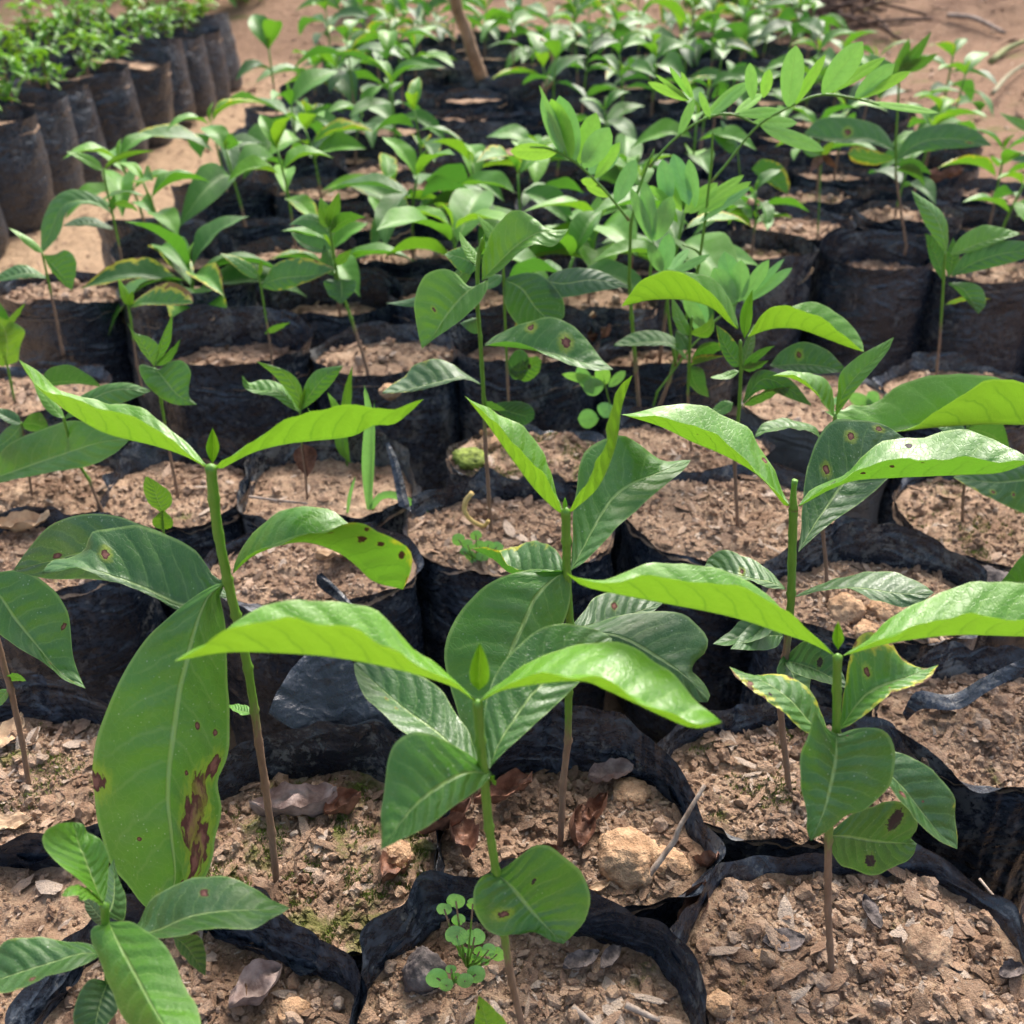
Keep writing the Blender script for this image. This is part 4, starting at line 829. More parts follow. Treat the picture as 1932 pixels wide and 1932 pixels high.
P.leaf([(1790, 522), (1797, 490), (1798, 448)], [(1789, 522), (1782, 490), (1798, 448)], [(1791, 522), (1810, 495), (1806, 465), (1798, 448)], .3, (2, 3))
P.leaf([(1790, 535), (1820, 548), (1846, 592)], [(1790, 533), (1830, 533), (1853, 545), (1860, 572), (1846, 592)], [(1789, 536), (1805, 548), (1822, 566), (1846, 592)], .28, (0, -1), (.3, 0), .35)
P.a((1783, 575), (1870, 565), 4, 6, 8, .7, wear=.9)

# -- two small seedlings on the dusty bag
P = Plant('small glossy seedling with three curled young leaves on the dusty folded bag', (580, 945), [(577, 900), (570, 850), (566, 775)], (1.5, 1.3), .65)
P.leaf([(565, 778), (545, 755), (520, 738), (480, 735), (457, 708)], [(565, 779), (540, 765), (515, 748), (480, 742), (460, 730), (457, 708)], [(565, 776), (550, 745), (525, 722), (495, 716), (470, 722), (457, 708)], .62, (0, 0), (-.4, .8))
P.leaf([(566, 775), (560, 740), (530, 700), (483, 681)], [(566, 776), (548, 748), (520, 712), (483, 681)], [(566, 774), (570, 735), (550, 705), (520, 692), (483, 681)], .78, (0, 1))
P.leaf([(568, 774), (585, 745), (612, 712), (648, 690)], [(568, 772), (574, 730), (595, 700), (625, 692), (648, 690)], [(568, 775), (595, 755), (625, 725), (648, 690)], .5, (0, 0), (.4, 0), ripple=.001)
P.a((566, 775), (576, 730), 5, 7, 0, .85); d_ = P.a((572, 838), (580, 900), 26, 24, 0, .2, mat=DEAD, name='dead_leaf', ripple=.003, label='withered brown leaf hanging on the stem')
P = Plant('tiny lime seedling right of the small glossy one', (655, 880), [(652, 845), (648, 800)], (1.2, 1.1), .1)
P.a((648, 800), (665, 690), 8, 12, 3, .8); P.a((647, 798), (618, 740), 8, 10, 0, .85); P.a((645, 800), (580, 768), 10, -6, 12, .7, wear=.4); P.a((648, 805), (662, 875), 10, 18, -6, .6, (0, -1)); P.a((650, 800), (700, 770), 8, 8, 6, .25)
P = Plant('one leaved light green sprout with a three lobed base leaf by the green stem', (312, 1030), [(308, 1000), (306, 970)], (1.2, 1.2), .1, Y=.56)
P.leaf([(308, 968), (296, 940), (285, 905)], [(308, 970), (282, 950), (271, 925), (273, 903), (278, 899)], [(309, 966), (324, 950), (322, 930), (305, 915), (278, 899)], .85, (0, 0))
P.a((307, 1003), (307, 964), 20, 20, 0, .9, fat=.5) if False else P.a((307, 1000), (308, 962), 22, 22, 0, .95)

# -- left middle seedlings
P = Plant('pale seedling with a heart shaped leaf and twin pointed tip, left of the tall one', (337, 940), [(325, 880), (314, 820), (304, 760), (296, 700)], (2.0, 1.6), .6)
P.leaf([(292, 692), (310, 715), (335, 745), (370, 763)], [(292, 690), (300, 697), (320, 682), (345, 682), (360, 700), (356, 730), (358, 750), (371, 763)], [(291, 693), (264, 688), (268, 712), (290, 740), (325, 762), (371, 764)], .52, (0, -2), (.4, 0), .25)
P.leaf([(291, 690), (275, 660), (255, 630), (239, 607)], [(291, 692), (262, 655), (239, 607)], [(292, 689), (300, 655), (280, 636), (255, 628), (239, 607)], .72, (0, 1)); P.leaf([(294, 690), (305, 650), (325, 592)], [(294, 690), (298, 655), (312, 620), (325, 592)], [(295, 690), (320, 650), (325, 615), (325, 592)], .62, (0, 0))
P.a((294, 690), (340, 640), 8, 10, -5, .4)
P = Plant('seedling behind the long left leaf, one long leaf lit from below', (195, 968), [(182, 940), (168, 905), (150, 878), (128, 820), (120, 790)], (2.0, 1.7), .4)
P.leaf([(122, 792), (60, 880), (-40, 915)], [(122, 790), (60, 900), (-40, 916)], [(122, 790), (20, 850), (-40, 914)], .6) if False else None
P.leaf([(-45, 912), (0, 899), (68, 875), (137, 851), (188, 835), (246, 827)], [(-45, 910), (0, 855), (51, 820), (120, 796), (164, 796), (205, 810), (246, 826)], [(-45, 914), (0, 911), (85, 893), (171, 878), (212, 858), (246, 829)], .6, (2, -2), (1.2, -1.2), ripple=.0012)
P.a((122, 790), (60, 705), 14, 12, 6, .85, (0, 1)); P.leaf([(124, 788), (170, 755), (220, 735), (285, 737)], [(123, 786), (150, 750), (190, 728), (240, 722), (285, 736)], [(125, 790), (175, 775), (230, 760), (285, 738)], .42, (0, 0), (.5, -.5))
P.a((70, 730), (192, 730), 36, 6, 10, .08, (4, 4), wear=.25)
P = Plant('seedling at the left edge with grey-green leaves behind the long shiny one', (62, 940), [(55, 900), (48, 850), (40, 800)], (1.8, 1.5), .9)
P.a((40, 800), (-30, 850), 30, 20, 10, .2); P.a((42, 800), (96, 815), 26, 16, 6, .3); P.a((40, 800), (-20, 770), 10, 16, 0, .1)
P = Plant('bright lime seedling cut by the left edge, one cupped glowing leaf', (28, 760), [(20, 720), (12, 680), (6, 640)], (1.8, 1.6), .2)
P.leaf([(8, 690), (14, 660), (8, 620), (-20, 590)], [(8, 692), (-20, 680), (-40, 640), (-20, 590)], [(9, 690), (34, 680), (38, 650), (48, 625), (30, 612), (5, 600), (-20, 590)], .95, (0, -1))
P.a((8, 640), (-10, 560), 16, 20, 0, .4); P.a((10, 620), (48, 572), 8, 6, 0, .8)
P = Plant('tall thin seedling on the path side with a drooping blue-green leaf', (115, 650), [(104, 590), (90, 525), (80, 479)], (2.2, 1.6), .6)
P.a((82, 478), (17, 430), 10, 6, -3, .85); P.leaf([(84, 483), (108, 510), (135, 546)], [(84, 481), (104, 480), (122, 472), (141, 485), (144, 510), (136, 548)], [(83, 485), (95, 508), (118, 535), (136, 548)], .4, (0, -1))
P.leaf([(88, 524), (50, 515), (-10, 530)], [(88, 526), (55, 524), (-10, 532)], [(88, 522), (60, 505), (30, 500), (-10, 522)], .25, (0, 0), (-.6, 1))
P = Plant('tallest thin seedling by the path, one leaf bowed right over to the left', (240, 553), [(232, 500), (222, 450), (212, 403), (202, 360), (195, 321)], (2.2, 1.8), .45)
P.a((194, 322), (125, 286), 9, 12, -4, .85); P.a((196, 320), (292, 285), 10, -14, 6, .8)
P.leaf([(211, 402), (180, 382), (135, 380), (108, 405), (82, 475)], [(211, 403), (175, 384), (142, 388), (120, 410), (112, 445), (82, 476)], [(210, 400), (190, 372), (132, 357), (98, 379), (82, 415), (76, 474)], .3, (0, -2), (-1, 1))
P.leaf([(214, 432), (170, 420), (120, 425)], [(214, 434), (170, 427), (120, 427)], [(214, 430), (180, 412), (150, 410), (120, 424)], .08, (0, 0), (-.5, .8)); P.a((210, 390), (150, 385), 10, 8, -8, .75, (1, 3)); P.a((213, 385), (262, 400), 8, 6, 6, .6); P.a((211, 398), (215, 366), 8, 8, 0, .3)
P = Plant('seedling with one big leaf mottled yellow, lime shoot at its top', (266, 727), [(258, 690), (252, 640), (246, 600), (242, 578)], (2.0, 1.6), .6)
P.leaf([(243, 580), (270, 572), (320, 572), (364, 572)], [(243, 578), (281, 547), (317, 532), (347, 542), (362, 557), (364, 571)], [(244, 581), (281, 576), (330, 577), (364, 573)], .42, (0, -1), (1, -.5), 1.0, label='mottled yellow and green leaf')
P.a((243, 578), (223, 525), 8, 10, 0, .95); P.a((243, 578), (250, 548), 8, 8, 0, .9)
P = Plant('bright seedling left of centre on a slanting green and brown stem', (693, 698), [(680, 655), (662, 600), (648, 560), (636, 520), (628, 470), (622, 430)], (2.6, 2.0), .35)
P.a((622, 432), (604, 372), 16, 18, 0, .8); P.a((622, 432), (640, 362), 16, 14, 0, .75); P.a((620, 440), (545, 425), 22, 12, -20, .35); P.a((624, 440), (690, 410), 20, 10, 10, .5)
P.a((624, 470), (548, 438), 10, 24, 10, .3); P.leaf([(644, 528), (645, 555), (643, 572)], [(645, 527), (670, 530), (668, 550), (643, 574)], [(643, 527), (612, 530), (620, 555), (643, 574)], .1, (0, -1)); P.a((628, 520), (612, 460), 18, 8, 0, .15); P.a((632, 500), (664, 470), 10, 10, 0, .6, wear=.5)
P = Plant('seedling with a long mottled leaf held flat above a dark bag', (515, 700), [(508, 640), (500, 590), (492, 540), (488, 520)], (1.7, 1.4), .55)
P.leaf([(495, 538), (530, 525), (590, 520), (632, 508)], [(495, 535), (520, 498), (565, 486), (600, 492), (632, 507)], [(490, 542), (530, 548), (590, 528), (632, 509)], .3, (0, -1), (.8, -.4), .7); P.a((490, 525), (415, 478), 14, 12, -4, .45, wear=.7); P.a((490, 520), (494, 488), 5, 5, 0, .95); P.a((500, 630), (548, 608), 8, 5, 0, .6)
P = Plant('seedling on the right ridge of bags, large dark leaves either side with yellow blotches', (1710, 465), [(1700, 400), (1690, 330), (1690, 270), (1694, 200), (1697, 140)], (2.6, 2.0), .45)
P.leaf([(1690, 285), (1640, 262), (1580, 262), (1520, 255)], [(1690, 287), (1640, 270), (1580, 270), (1520, 256)], [(1690, 280), (1660, 240), (1600, 222), (1545, 225), (1518, 250)], .22, (0, -1), (-.8, 1.2), .35, spots=[(.3, .55, .035, 'halo')])
P.leaf([(1690, 300), (1740, 268), (1800, 262), (1870, 274)], [(1690, 296), (1720, 250), (1790, 232), (1840, 245), (1870, 273)], [(1690, 302), (1740, 285), (1800, 280), (1870, 275)], .16, (0, -1), (.8, -.6), .35, spots=[(.3, .78, .03, 'halo')])
P.leaf([(1685, 300), (1650, 300), (1600, 290)], [(1685, 302), (1650, 312), (1610, 306), (1600, 290)], [(1685, 296), (1640, 280), (1610, 275), (1600, 288)], .62, (0, -2), (0, 0), .9); P.a((1695, 140), (1758, 60), 12, 14, 0, .4); P.a((1697, 130), (1770, 100), 14, 12, -6, .4); P.a((1695, 150), (1640, 100), 14, 16, 0, .5); P.a((1695, 150), (1715, 72), 16, 16, 0, .6)
P.a((1692, 310), (1758, 330), 14, 10, 8, .2); P.a((1690, 320), (1745, 355), 16, 8, 14, .45)
P = Plant('small seedling with a lime tip over a reddish dead leaf on the right ridge', (1543, 440), [(1546, 380), (1548, 330), (1550, 290)], (1.6, 1.5), .1)
P.a((1550, 292), (1575, 265), 8, 8, 0, .95); P.a((1549, 292), (1510, 262), 10, 14, 8, .55); P.a((1551, 292), (1528, 325), 10, 10, 0, .2, mat=DEAD, name='dead_leaf'); P.a((1551, 292), (1580, 318), 8, 8, 0, .2, mat=DEAD, name='dead_leaf')
P = Plant('seedling reaching in from the right edge near the bare bank', (1990, 330), [(1985, 280), (1980, 240)], (1.8, 1.6), .5)
P.a((1980, 250), (1885, 212), 10, 14, 6, .75); P.a((1980, 300), (1890, 295), 6, 14, 6, .1, wear=.3)
P = Plant('seedling under the weeds with one leaf hanging, pink blotched', (1408, 425), [(1402, 380), (1396, 330), (1392, 290)], (1.7, 1.4), .6)
P.leaf([(1420, 320), (1450, 335), (1485, 365)], [(1418, 318), (1440, 300), (1475, 312), (1490, 345), (1486, 366)], [(1420, 322), (1440, 340), (1485, 366)], .2, (0, -1), (0, 0), .7)
P.a((1392, 290), (1360, 225), 14, 10, 0, .2, (2, 3)); P.a((1392, 290), (1340, 250), 10, 10, 0, .4)

# ---------------------------------------------------------------- seedlings of the rows behind: shared leaf shapes, each plant its own
def gleaf(seed, nt=16, nu=4):
    r = random.Random(seed); droop = r.uniform(.6, 1.35); rise = r.uniform(.05, .35); fold = r.uniform(.25, .75); tw = r.uniform(-.35, .35); wd = r.uniform(.165, .22)
    V, UVs = [], []
    for i in range(nt+1):
        t = i/nt; x = t*(1-.18*droop*t); z = rise*t - .55*droop*t*t; w_ = wd*(math.sin(math.pi*max(t-.06, 0)/.94*1.0)**.8 if .06 < t < 1 else .02 if t <= .06 else 0)*(1-.12*t)*1.05
        if t > .86: w_ *= max(0, (1-t)/.14)**.5*.9+.05
        for j in range(-nu, nu+1):
            u = j/nu; a = fold*abs(u)*.8; dz = w_*abs(u)*math.sin(fold) + w_*.07*math.sin(t*16+seed+u*2)*abs(u); y = -u*w_*math.cos(fold*.7)
            c, s = math.cos(tw*t), math.sin(tw*t)
            V.append((x, y*c-dz*s, z+y*s+dz*c)); UVs.append((.5+.5*u, t))
    return mesh_np('leaf', V, grid_faces(nt+1, 2*nu+1), UVs)
GL = [gleaf(k) for k in range(20)]; GLL = [gleaf(k+30, 8, 2) for k in range(6)]
for m_ in GL+GLL: m_.materials.append(LEAFG)
LOOK = ['upright', 'spreading', 'drooping', 'glossy', 'dull', 'bright', 'slender', 'bushy']
def stem_mesh(H, lean, r=.0018, seed=0):
    pts = [Vector((0, 0, -.01)), Vector((lean[0]*.2, lean[1]*.2, H*.35)), Vector((lean[0]*.6+.003*math.sin(seed), lean[1]*.6, H*.7)), Vector((lean[0], lean[1], H))]
    return tube(pts, [r*1.15, r, r*.9, r*.8], 6, 3)
def generic(x, y, z, H, L, n, label, group, tone=.45, bright=.8, low=False, seed=0, spotp=.2):
    root = thing('coffee_seedling', label, 'seedling', (x, y, z), random.uniform(0, 6.28), group)
    lean = (random.gauss(0, .010), random.gauss(0, .010)); put('stem', stem_mesh(H, lean, .0019 if not low else .0022, seed), STEM, root, wood=random.uniform(.3, .6))
    pairs = n//2; ang = random.uniform(0, 6.28)
    for p in range(pairs):
        f = 1 - p/(pairs+.5)*.62; hz = H*f; px, py = lean[0]*f, lean[1]*f
        for s in (0, 1):
            a = ang + p*math.pi/2 + s*math.pi + random.gauss(0, .18); top = p == 0
            el = R(random.uniform(25, 62)) if top else R(random.uniform(-5, 35)); sc = L*(random.uniform(.55, .85) if top else random.uniform(.75, 1.15)); me = random.choice(GLL if low else GL)
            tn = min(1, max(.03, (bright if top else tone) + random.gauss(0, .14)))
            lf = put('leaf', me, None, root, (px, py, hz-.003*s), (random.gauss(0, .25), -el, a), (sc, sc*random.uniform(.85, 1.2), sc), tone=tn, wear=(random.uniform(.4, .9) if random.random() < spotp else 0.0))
    put('bud_leaf', random.choice(GLL), None, root, (lean[0], lean[1], H-.001), (0, -R(80), ang+.8), (L*.3, L*.14, L*.3), tone=.95, wear=0.0)
    return root
SKIP = [(-.153, .993)]
hero_xy = [(o.location.x, o.location.y) for o in col.objects if o.name.startswith('coffee_seedling')]
for i, row in enumerate(ROWS):
    for j, (x, y) in enumerate(row):
        if min(math.hypot(x-a, y-b) for a, b in hero_xy) < .075: continue
        if random.random() < .15 and i > 1: continue
        if 1.75 < y < 2.75 and -.17 < x < .05: continue
        right = x > .3 and i < 6
        Hh = random.choice([random.uniform(.05, .1), random.uniform(.1, .17), random.uniform(.1, .17)]) if not right else random.uniform(.07, .12)
        Hh *= 1.0 if i < 9 else 1.15
        look = LOOK[(i*5+j*3) % 8]
        tn = {'dull': .12, 'glossy': .35, 'bright': .75}.get(look, random.uniform(.2, .7))
        ll = random.uniform(.095, .145)*(1.0 if i < 9 else 1.1)
        generic(x+random.gauss(0, .008), y+random.gauss(0, .008), SOIL-.02, Hh, ll if not right else ll*.75, random.choice([6, 6, 8, 10]) if i < 3 else random.choice([4, 6, 6]),
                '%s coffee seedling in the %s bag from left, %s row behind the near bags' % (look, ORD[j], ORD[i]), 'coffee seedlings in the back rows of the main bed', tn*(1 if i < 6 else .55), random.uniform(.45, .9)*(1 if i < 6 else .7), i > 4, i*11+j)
# left bed and farthest bed: short dense plants
def bushy_mesh(seed):
    r = random.Random(seed); VV, FF, UU = [], [], []; off = 0
    for k in range(44):
        m = GLL[r.randrange(6)]; n = len(m.vertices); v = np.empty(n*3, np.float32); m.vertices.foreach_get('co', v); v = v.reshape(-1, 3)
        a = r.uniform(0, 6.28); el = r.uniform(-.1, 1.1); sc = r.uniform(.035, .065); M = np.array(Matrix.Rotation(a, 3, 'Z') @ Matrix.Rotation(-el, 3, 'Y'))
        VV.append((v*sc) @ M.T + np.array([r.gauss(0, .02), r.gauss(0, .02), r.uniform(.02, .12)])); FF.append(grid_faces(9, 5)+off); off += n
        uv = np.array([[.5+.5*(j/2), i/8] for i in range(9) for j in range(-2, 3)]); UU.append(uv)
    me = mesh_np('foliage', np.vstack(VV), np.vstack(FF), np.vstack(UU)); me.materials.append(LEAFG); return me
BM = [bushy_mesh(k) for k in range(6)]; ST = stem_mesh(.12, (0, 0), .003)
for (bed, lab, grp) in ((BED2, 'short seedling in the left bed, %s along the %s file from the path', 'coffee seedlings in the left bed'), (BED3, 'blurred coffee seedling in the farthest bed, %s plant of its %s row', 'coffee seedlings in the farthest bed')):
    for k, (x, y) in enumerate(bed):
        if bed is BED2:
            ii = int(round((y-1.56)/.2-.25)); jj = int(round((-1.1-x)/.2)); l_ = lab % (ORD[min(15, max(0, ii))], ORD[min(15, max(0, jj))])
        else: l_ = lab % (ORD[k % 8], ORD[k//8])
        z = .2 + (bank_h(x, y) if bed is BED3 else 0)
        r_ = thing('coffee_seedling', l_, 'seedling', (x, y, z-.005), random.uniform(0, 6.28), grp); s_ = random.uniform(.75, 1.0) if bed is BED2 else random.uniform(1.1, 1.4)
        put('foliage', BM[random.randrange(6)], None, r_, (0, 0, 0), (0, 0, 0), s_, tone=random.uniform(.65, 1.0), wear=random.choice([0, .0, .3])); put('stem', ST, STEM, r_, (0, 0, 0), (0, 0, 0), s_, wood=.8)

# ---------------------------------------------------------------- the tall feathery weeds
WG = 'feather leaved weeds among the bags'
def fleaf(P, base, tip, w, tone, d=(0, 0), fold=0.0, bend=0):
    bx, by = base; tx, ty = tip; L = math.hypot(tx-bx, ty-by); ux, uy = (tx-bx)/L, (ty-by)/L; lx, ly = uy, -ux; m, A, B = [], [], []
    for k in range(9):
        t = k/8; c = bend*4*t*(1-t); s = (math.sin(math.pi*t)**.6 if 0 < t < 1 else 0)*w*(.82+.2*t)
        px, py = bx+(tx-bx)*t+lx*c, by+(ty-by)*t+ly*c; m.append((px, py)); A.append((px+lx*s, py+ly*s)); B.append((px-lx*s*(1-2*fold), py-ly*s*(1-2*fold)))
    return P.leaf(m, A, B, tone, d, (.3, -.3*(1-fold)), name='leaflet', ripple=.0001, nt=12)
def rachis(P, pts, r=.0011, name='leaf_stalk', dd=0):
    q = [on_y(x, y, P.Y+dd*.01)-P.org for x, y in pts]; put(name, tube(q, [r*1.3]+[r]*(len(q)-2)+[r*.6], 6, 4), STEM, P.root, wood=0.0)
P = Plant('tall feather leaved weed, compound leaf of oval leaflets reaching left over the seedlings', (1208, 790), [(1200, 700), (1192, 600), (1187, 527), (1190, 425), (1202, 366), (1225, 302), (1234, 285)], (3.0, 1.4), .25, name='weed', cat='weed', group=WG, mat=WEED)
rachis(P, [(1187, 416), (1160, 382), (1134, 352), (1088, 308), (1038, 281), (1000, 278)])
for b, t, w_, tn in [((1052, 288), (962, 285), 18, .9), ((1062, 292), (1022, 182), 15, .25), ((1072, 297), (1017, 160), 6, .3), ((1078, 302), (1040, 186), 23, .85), ((1085, 306), (1055, 180), 26, .3), ((1092, 310), (1125, 212), 22, .85), ((1100, 318), (1150, 240), 26, .3), ((1110, 328), (1166, 275), 24, .25), ((1122, 338), (1170, 268), 13, .8), ((1128, 348), (1096, 340), 9, .9), ((1150, 372), (1105, 350), 9, .9), ((1160, 385), (1200, 300), 18, .3)]:
    fleaf(P, b, t, w_, tn, (0, random.uniform(-2, 2)))
rachis(P, [(1225, 316), (1250, 285), (1278, 258), (1325, 226), (1378, 215), (1433, 237)])
for b, t, w_, tn in [((1326, 226), (1404, 155), 12, .75), ((1338, 222), (1420, 150), 10, .6), ((1386, 214), (1440, 176), 10, .7), ((1392, 216), (1478, 210), 12, .65), ((1420, 230), (1505, 232), 13, .6), ((1434, 238), (1556, 284), 16, .6), ((1280, 258), (1310, 185), 10, .55), ((1300, 190), (1222, 155), 10, .7), ((1302, 190), (1236, 140), 5, .55), ((1306, 188), (1262, 125), 6, .55), ((1308, 186), (1285, 135), 6, .6), ((1340, 226), (1320, 172), 8, .5)]:
    fleaf(P, b, t, w_, tn, (0, random.uniform(-2, 2)))
P = Plant('second tall feather leaved weed, brown topped stem, bright leaflets against the bank', (1235, 792), [(1262, 720), (1290, 620), (1319, 498), (1331, 410), (1342, 311), (1345, 249)], (2.9, 1.2), .2, name='weed', cat='weed', group=WG, mat=WEED)
rachis(P, [(1340, 345), (1370, 310), (1427, 240), (1483, 205), (1547, 179), (1613, 186), (1660, 198)])
for b, t, w_, tn in [((1487, 205), (1502, 85), 24, .35), ((1495, 203), (1558, 102), 11, .95), ((1550, 178), (1628, 78), 26, .4), ((1555, 178), (1671, 108), 12, .95), ((1612, 185), (1688, 120), 18, .45), ((1614, 187), (1719, 134), 12, .95), ((1636, 193), (1772, 213), 8, .7), ((1420, 190), (1415, 118), 13, .35), ((1440, 185), (1452, 130), 12, .8)]:
    fleaf(P, b, t, w_, tn, (0, random.uniform(-2, 2)))
rachis(P, [(1322, 480), (1310, 470), (1287, 462)])
for b, t, w_, tn in [((1287, 400), (1240, 320), 14, .8), ((1290, 402), (1354, 345), 17, .85), ((1300, 404), (1404, 330), 12, .85), ((1315, 405), (1418, 342), 12, .8), ((1318, 420), (1418, 352), 8, .3), ((1262, 385), (1250, 300), 18, .1), ((1300, 388), (1270, 290), 20, .1), ((1312, 392), (1300, 300), 14, .3), ((1275, 395), (1225, 350), 10, .6)]:
    fleaf(P, b, t, w_, tn, (0, random.uniform(-2, 2)))
P = Plant('low feather leaved weed with blue-green leaflets in front of the tall bag', (1225, 795), [(1240, 740), (1300, 660), (1350, 605), (1390, 572)], (1.5, 1.2), .1, name='weed', cat='weed', group=WG, mat=WEED)
for b, t, w_, tn in [((1386, 574), (1346, 505), 22, .2), ((1390, 572), (1366, 474), 24, .2), ((1394, 570), (1398, 490), 20, .3), ((1398, 568), (1451, 490), 14, .3), ((1402, 568), (1480, 488), 8, .25), ((1402, 572), (1495, 505), 12, .25), ((1330, 620), (1290, 560), 14, .2), ((1320, 630), (1318, 560), 20, .15), ((1250, 515), (1225, 460), 14, .2), ((1253, 512), (1262, 440), 18, .15), ((1258, 515), (1300, 470), 10, .3), ((1260, 520), (1340, 480), 9, .4), ((1231, 457), (1190, 354), 13, .25), ((1233, 455), (1215, 340), 16, .2), ((1236, 455), (1268, 370), 20, .3)]:
    fleaf(P, b, t, w_, tn, (0, random.uniform(-2, 2)))
rachis(P, [(1225, 560), (1228, 500), (1233, 455)], .0012); rachis(P, [(1275, 690), (1262, 600), (1256, 515)], .0012)
P = Plant('small heart leaved weed at the foot of the feather leaved ones', (1160, 800), [(1150, 760), (1140, 720)], (1, .9), .1, name='weed', cat='weed', group=WG, mat=WEED)
for b, t, w_, tn in [((1120, 745), (1090, 690), 14, .3), ((1140, 722), (1060, 706), 10, .5), ((1145, 725), (1130, 690), 16, .7), ((1148, 730), (1180, 700), 10, .7), ((1140, 725), (1100, 735), 18, .2), ((1130, 790), (1090, 790), 20, .25), ((1138, 788), (1150, 760), 20, .2), ((1110, 840), (1060, 858), 18, .45)]:
    fleaf(P, b, t, w_, tn, (0, 0))
P = Plant('round leaved creeping weed by the tall black bags', (1655, 775), [(1650, 765)], (1, .9), .1, name='weed', cat='weed', group=WG, mat=WEED)
for b, t, w_, tn in [((1650, 768), (1600, 745), 14, .3), ((1655, 765), (1640, 738), 14, .25), ((1660, 765), (1700, 738), 12, .3), ((1655, 768), (1690, 755), 10, .2), ((1560, 760), (1600, 752), 8, .3)]:
    fleaf(P, b, t, w_, tn, (0, 0))
def clover(label, base, discs, Y):
    P = Plant(label, base, None, name='clover_weed', cat='weed', Y=Y, group='small round leaved weeds in the bags', mat=WEED)
    for (x, y, r) in discs:
        a = random.uniform(0, 6.28); m = [(x+math.cos(a)*r*k, y+math.sin(a)*r*.8*k) for k in (-.95, 0, .82)]
        lx, ly = math.sin(a), -math.cos(a)
        A = [m[0]] + [(x+math.cos(a)*r*math.cos(q)+lx*r*1.05*math.sin(q), y+(math.sin(a)*r*math.cos(q)+ly*r*1.05*math.sin(q))*.85) for q in (2.5, 1.9, 1.3, .7, .3)] + [m[2]]
        B = [m[0]] + [(x+math.cos(a)*r*math.cos(q)-lx*r*1.05*math.sin(q), y+(math.sin(a)*r*math.cos(q)-ly*r*1.05*math.sin(q))*.85) for q in (2.5, 1.9, 1.3, .7, .3)] + [m[2]]
        dd = random.uniform(-.3, .3); P.leaf(m, A, B, random.uniform(.2, .55), (dd, dd), (.1, .1), name='leaflet', ripple=0, nt=12)
        q = [on_y(x, y, Y+dd*.01)-P.org, on_y((x+base[0])/2, (y+base[1])/2+6, Y)-P.org, on_y(base[0], base[1], Y)-P.org+Vector((0, .002, 0))]
        put('leaf_stalk', tube(q, [.0004, .0005, .0006], 5, 3), STEM, P.root, wood=.2)
clover('cluster of heart leaved weeds at the rim of the bottom centre bag', (880, 1830), [(838, 1715, 14), (860, 1700, 17), (865, 1735, 13), (892, 1705, 12), (862, 1765, 22), (895, 1768, 20), (878, 1798, 13), (893, 1812, 15), (905, 1795, 11), (922, 1792, 14), (938, 1800, 16), (915, 1815, 8)], .283)
clover('two broad light seed leaves low in front of the heart leaved weeds', (858, 1856), [(824, 1845, 21), (842, 1858, 14), (851, 1828, 10), (860, 1842, 9), (878, 1850, 16), (898, 1838, 19)], .272)
clover('patch of tiny round leaved weeds on soil below the straw curl', (900, 1058), [(865, 1018, 13), (882, 1028, 12), (898, 1010, 11), (905, 1030, 12), (922, 1028, 10), (938, 1032, 12), (888, 1048, 11), (910, 1050, 12), (895, 1062, 9), (925, 1045, 9), (875, 1040, 8)], .625)

# grass
def blade(label, pts, w_, Y):
    q = [on_y(x, y, Y) for x, y in pts]; o0 = q[0]; V = []; P_ = cr([tuple(p-o0) for p in q], 14)
    for i, p in enumerate(P_):
        t = i/14; h = w_*math.sin(math.pi*min(1, .12+t*.88))**.6/2
        tg = P_[min(14, i+1)]-P_[max(0, i-1)]; nx = np.cross(tg, (0, 1, 0)); nx /= np.linalg.norm(nx)+1e-9
        for s in (-1, 0, 1): V.append(p + nx*h*s + np.array([0, .0012*abs(s), 0]))
    return put('grass_blade', mesh_np('grass', V, grid_faces(15, 3), [(.5+.5*s, i/14) for i in range(15) for s in (-1, 0, 1)]), GRASS, None, o0, label=label, category='grass blade', group='grass blades by the dusty bag')
blade('upright pale grass blade between the dusty bag and the centre', [(697, 962), (692, 880), (696, 790), (687, 727)], .0085, .70)
blade('thin upright grass blade close beside the broad one', [(699, 960), (704, 860), (706, 755)], .0022, .705)
blade('bent grass blade arching right with a dry tip', [(700, 960), (718, 938), (745, 936), (785, 955), (820, 982)], .007, .70)
blade('short grass blade leaning left beside the arching one', [(655, 970), (660, 935), (670, 900)], .003, .70)

# ---------------------------------------------------------------- dead leaves, clods, twigs on the soil
def dead(label, x, y, L, rz, mat, seed, z=.004, wid=.42, curl=1.0, tilt=(0, 0)):
    r = random.Random(seed); V, UVs = [], []; nt_, nu_ = 22, 7
    for i in range(nt_+1):
        t = i/nt_; w_ = wid*L*.5*math.sin(math.pi*t)**.7*(1+.25*noise.noise(Vector((t*5, seed, 0)))) if 0 < t < 1 else 0
        for j in range(-nu_, nu_+1):
            u = j/nu_; px = (t-.5)*L*(1-.15*curl); py = u*w_*(1-.45*curl*abs(u)); pz = .55*curl*w_*u*u + .30*curl*L*(t-.5)**2*1.6 + .14*L*noise.noise(Vector((t*3.4+seed, u*1.3, seed*2)))*curl + .06*L*noise.noise(Vector((t*9+seed, u*4, seed*3)))
            V.append((px, py, pz)); UVs.append((.5+.5*u, t))
    p = on_z(x, y); o = put('dead_leaf', mesh_np('dead', V, grid_faces(nt_+1, 2*nu_+1), UVs), mat, None, (p.x, p.y, SOIL+z), (tilt[0], tilt[1], rz))
    return tag(o, label, 'dead leaf', 'dead leaves lying on the bags')
dead('curled grey-brown leaf on the mossy soil right of the thick stem', 560, 1545, .056, .15, DEADG, 3, .008, .6, 1.1)
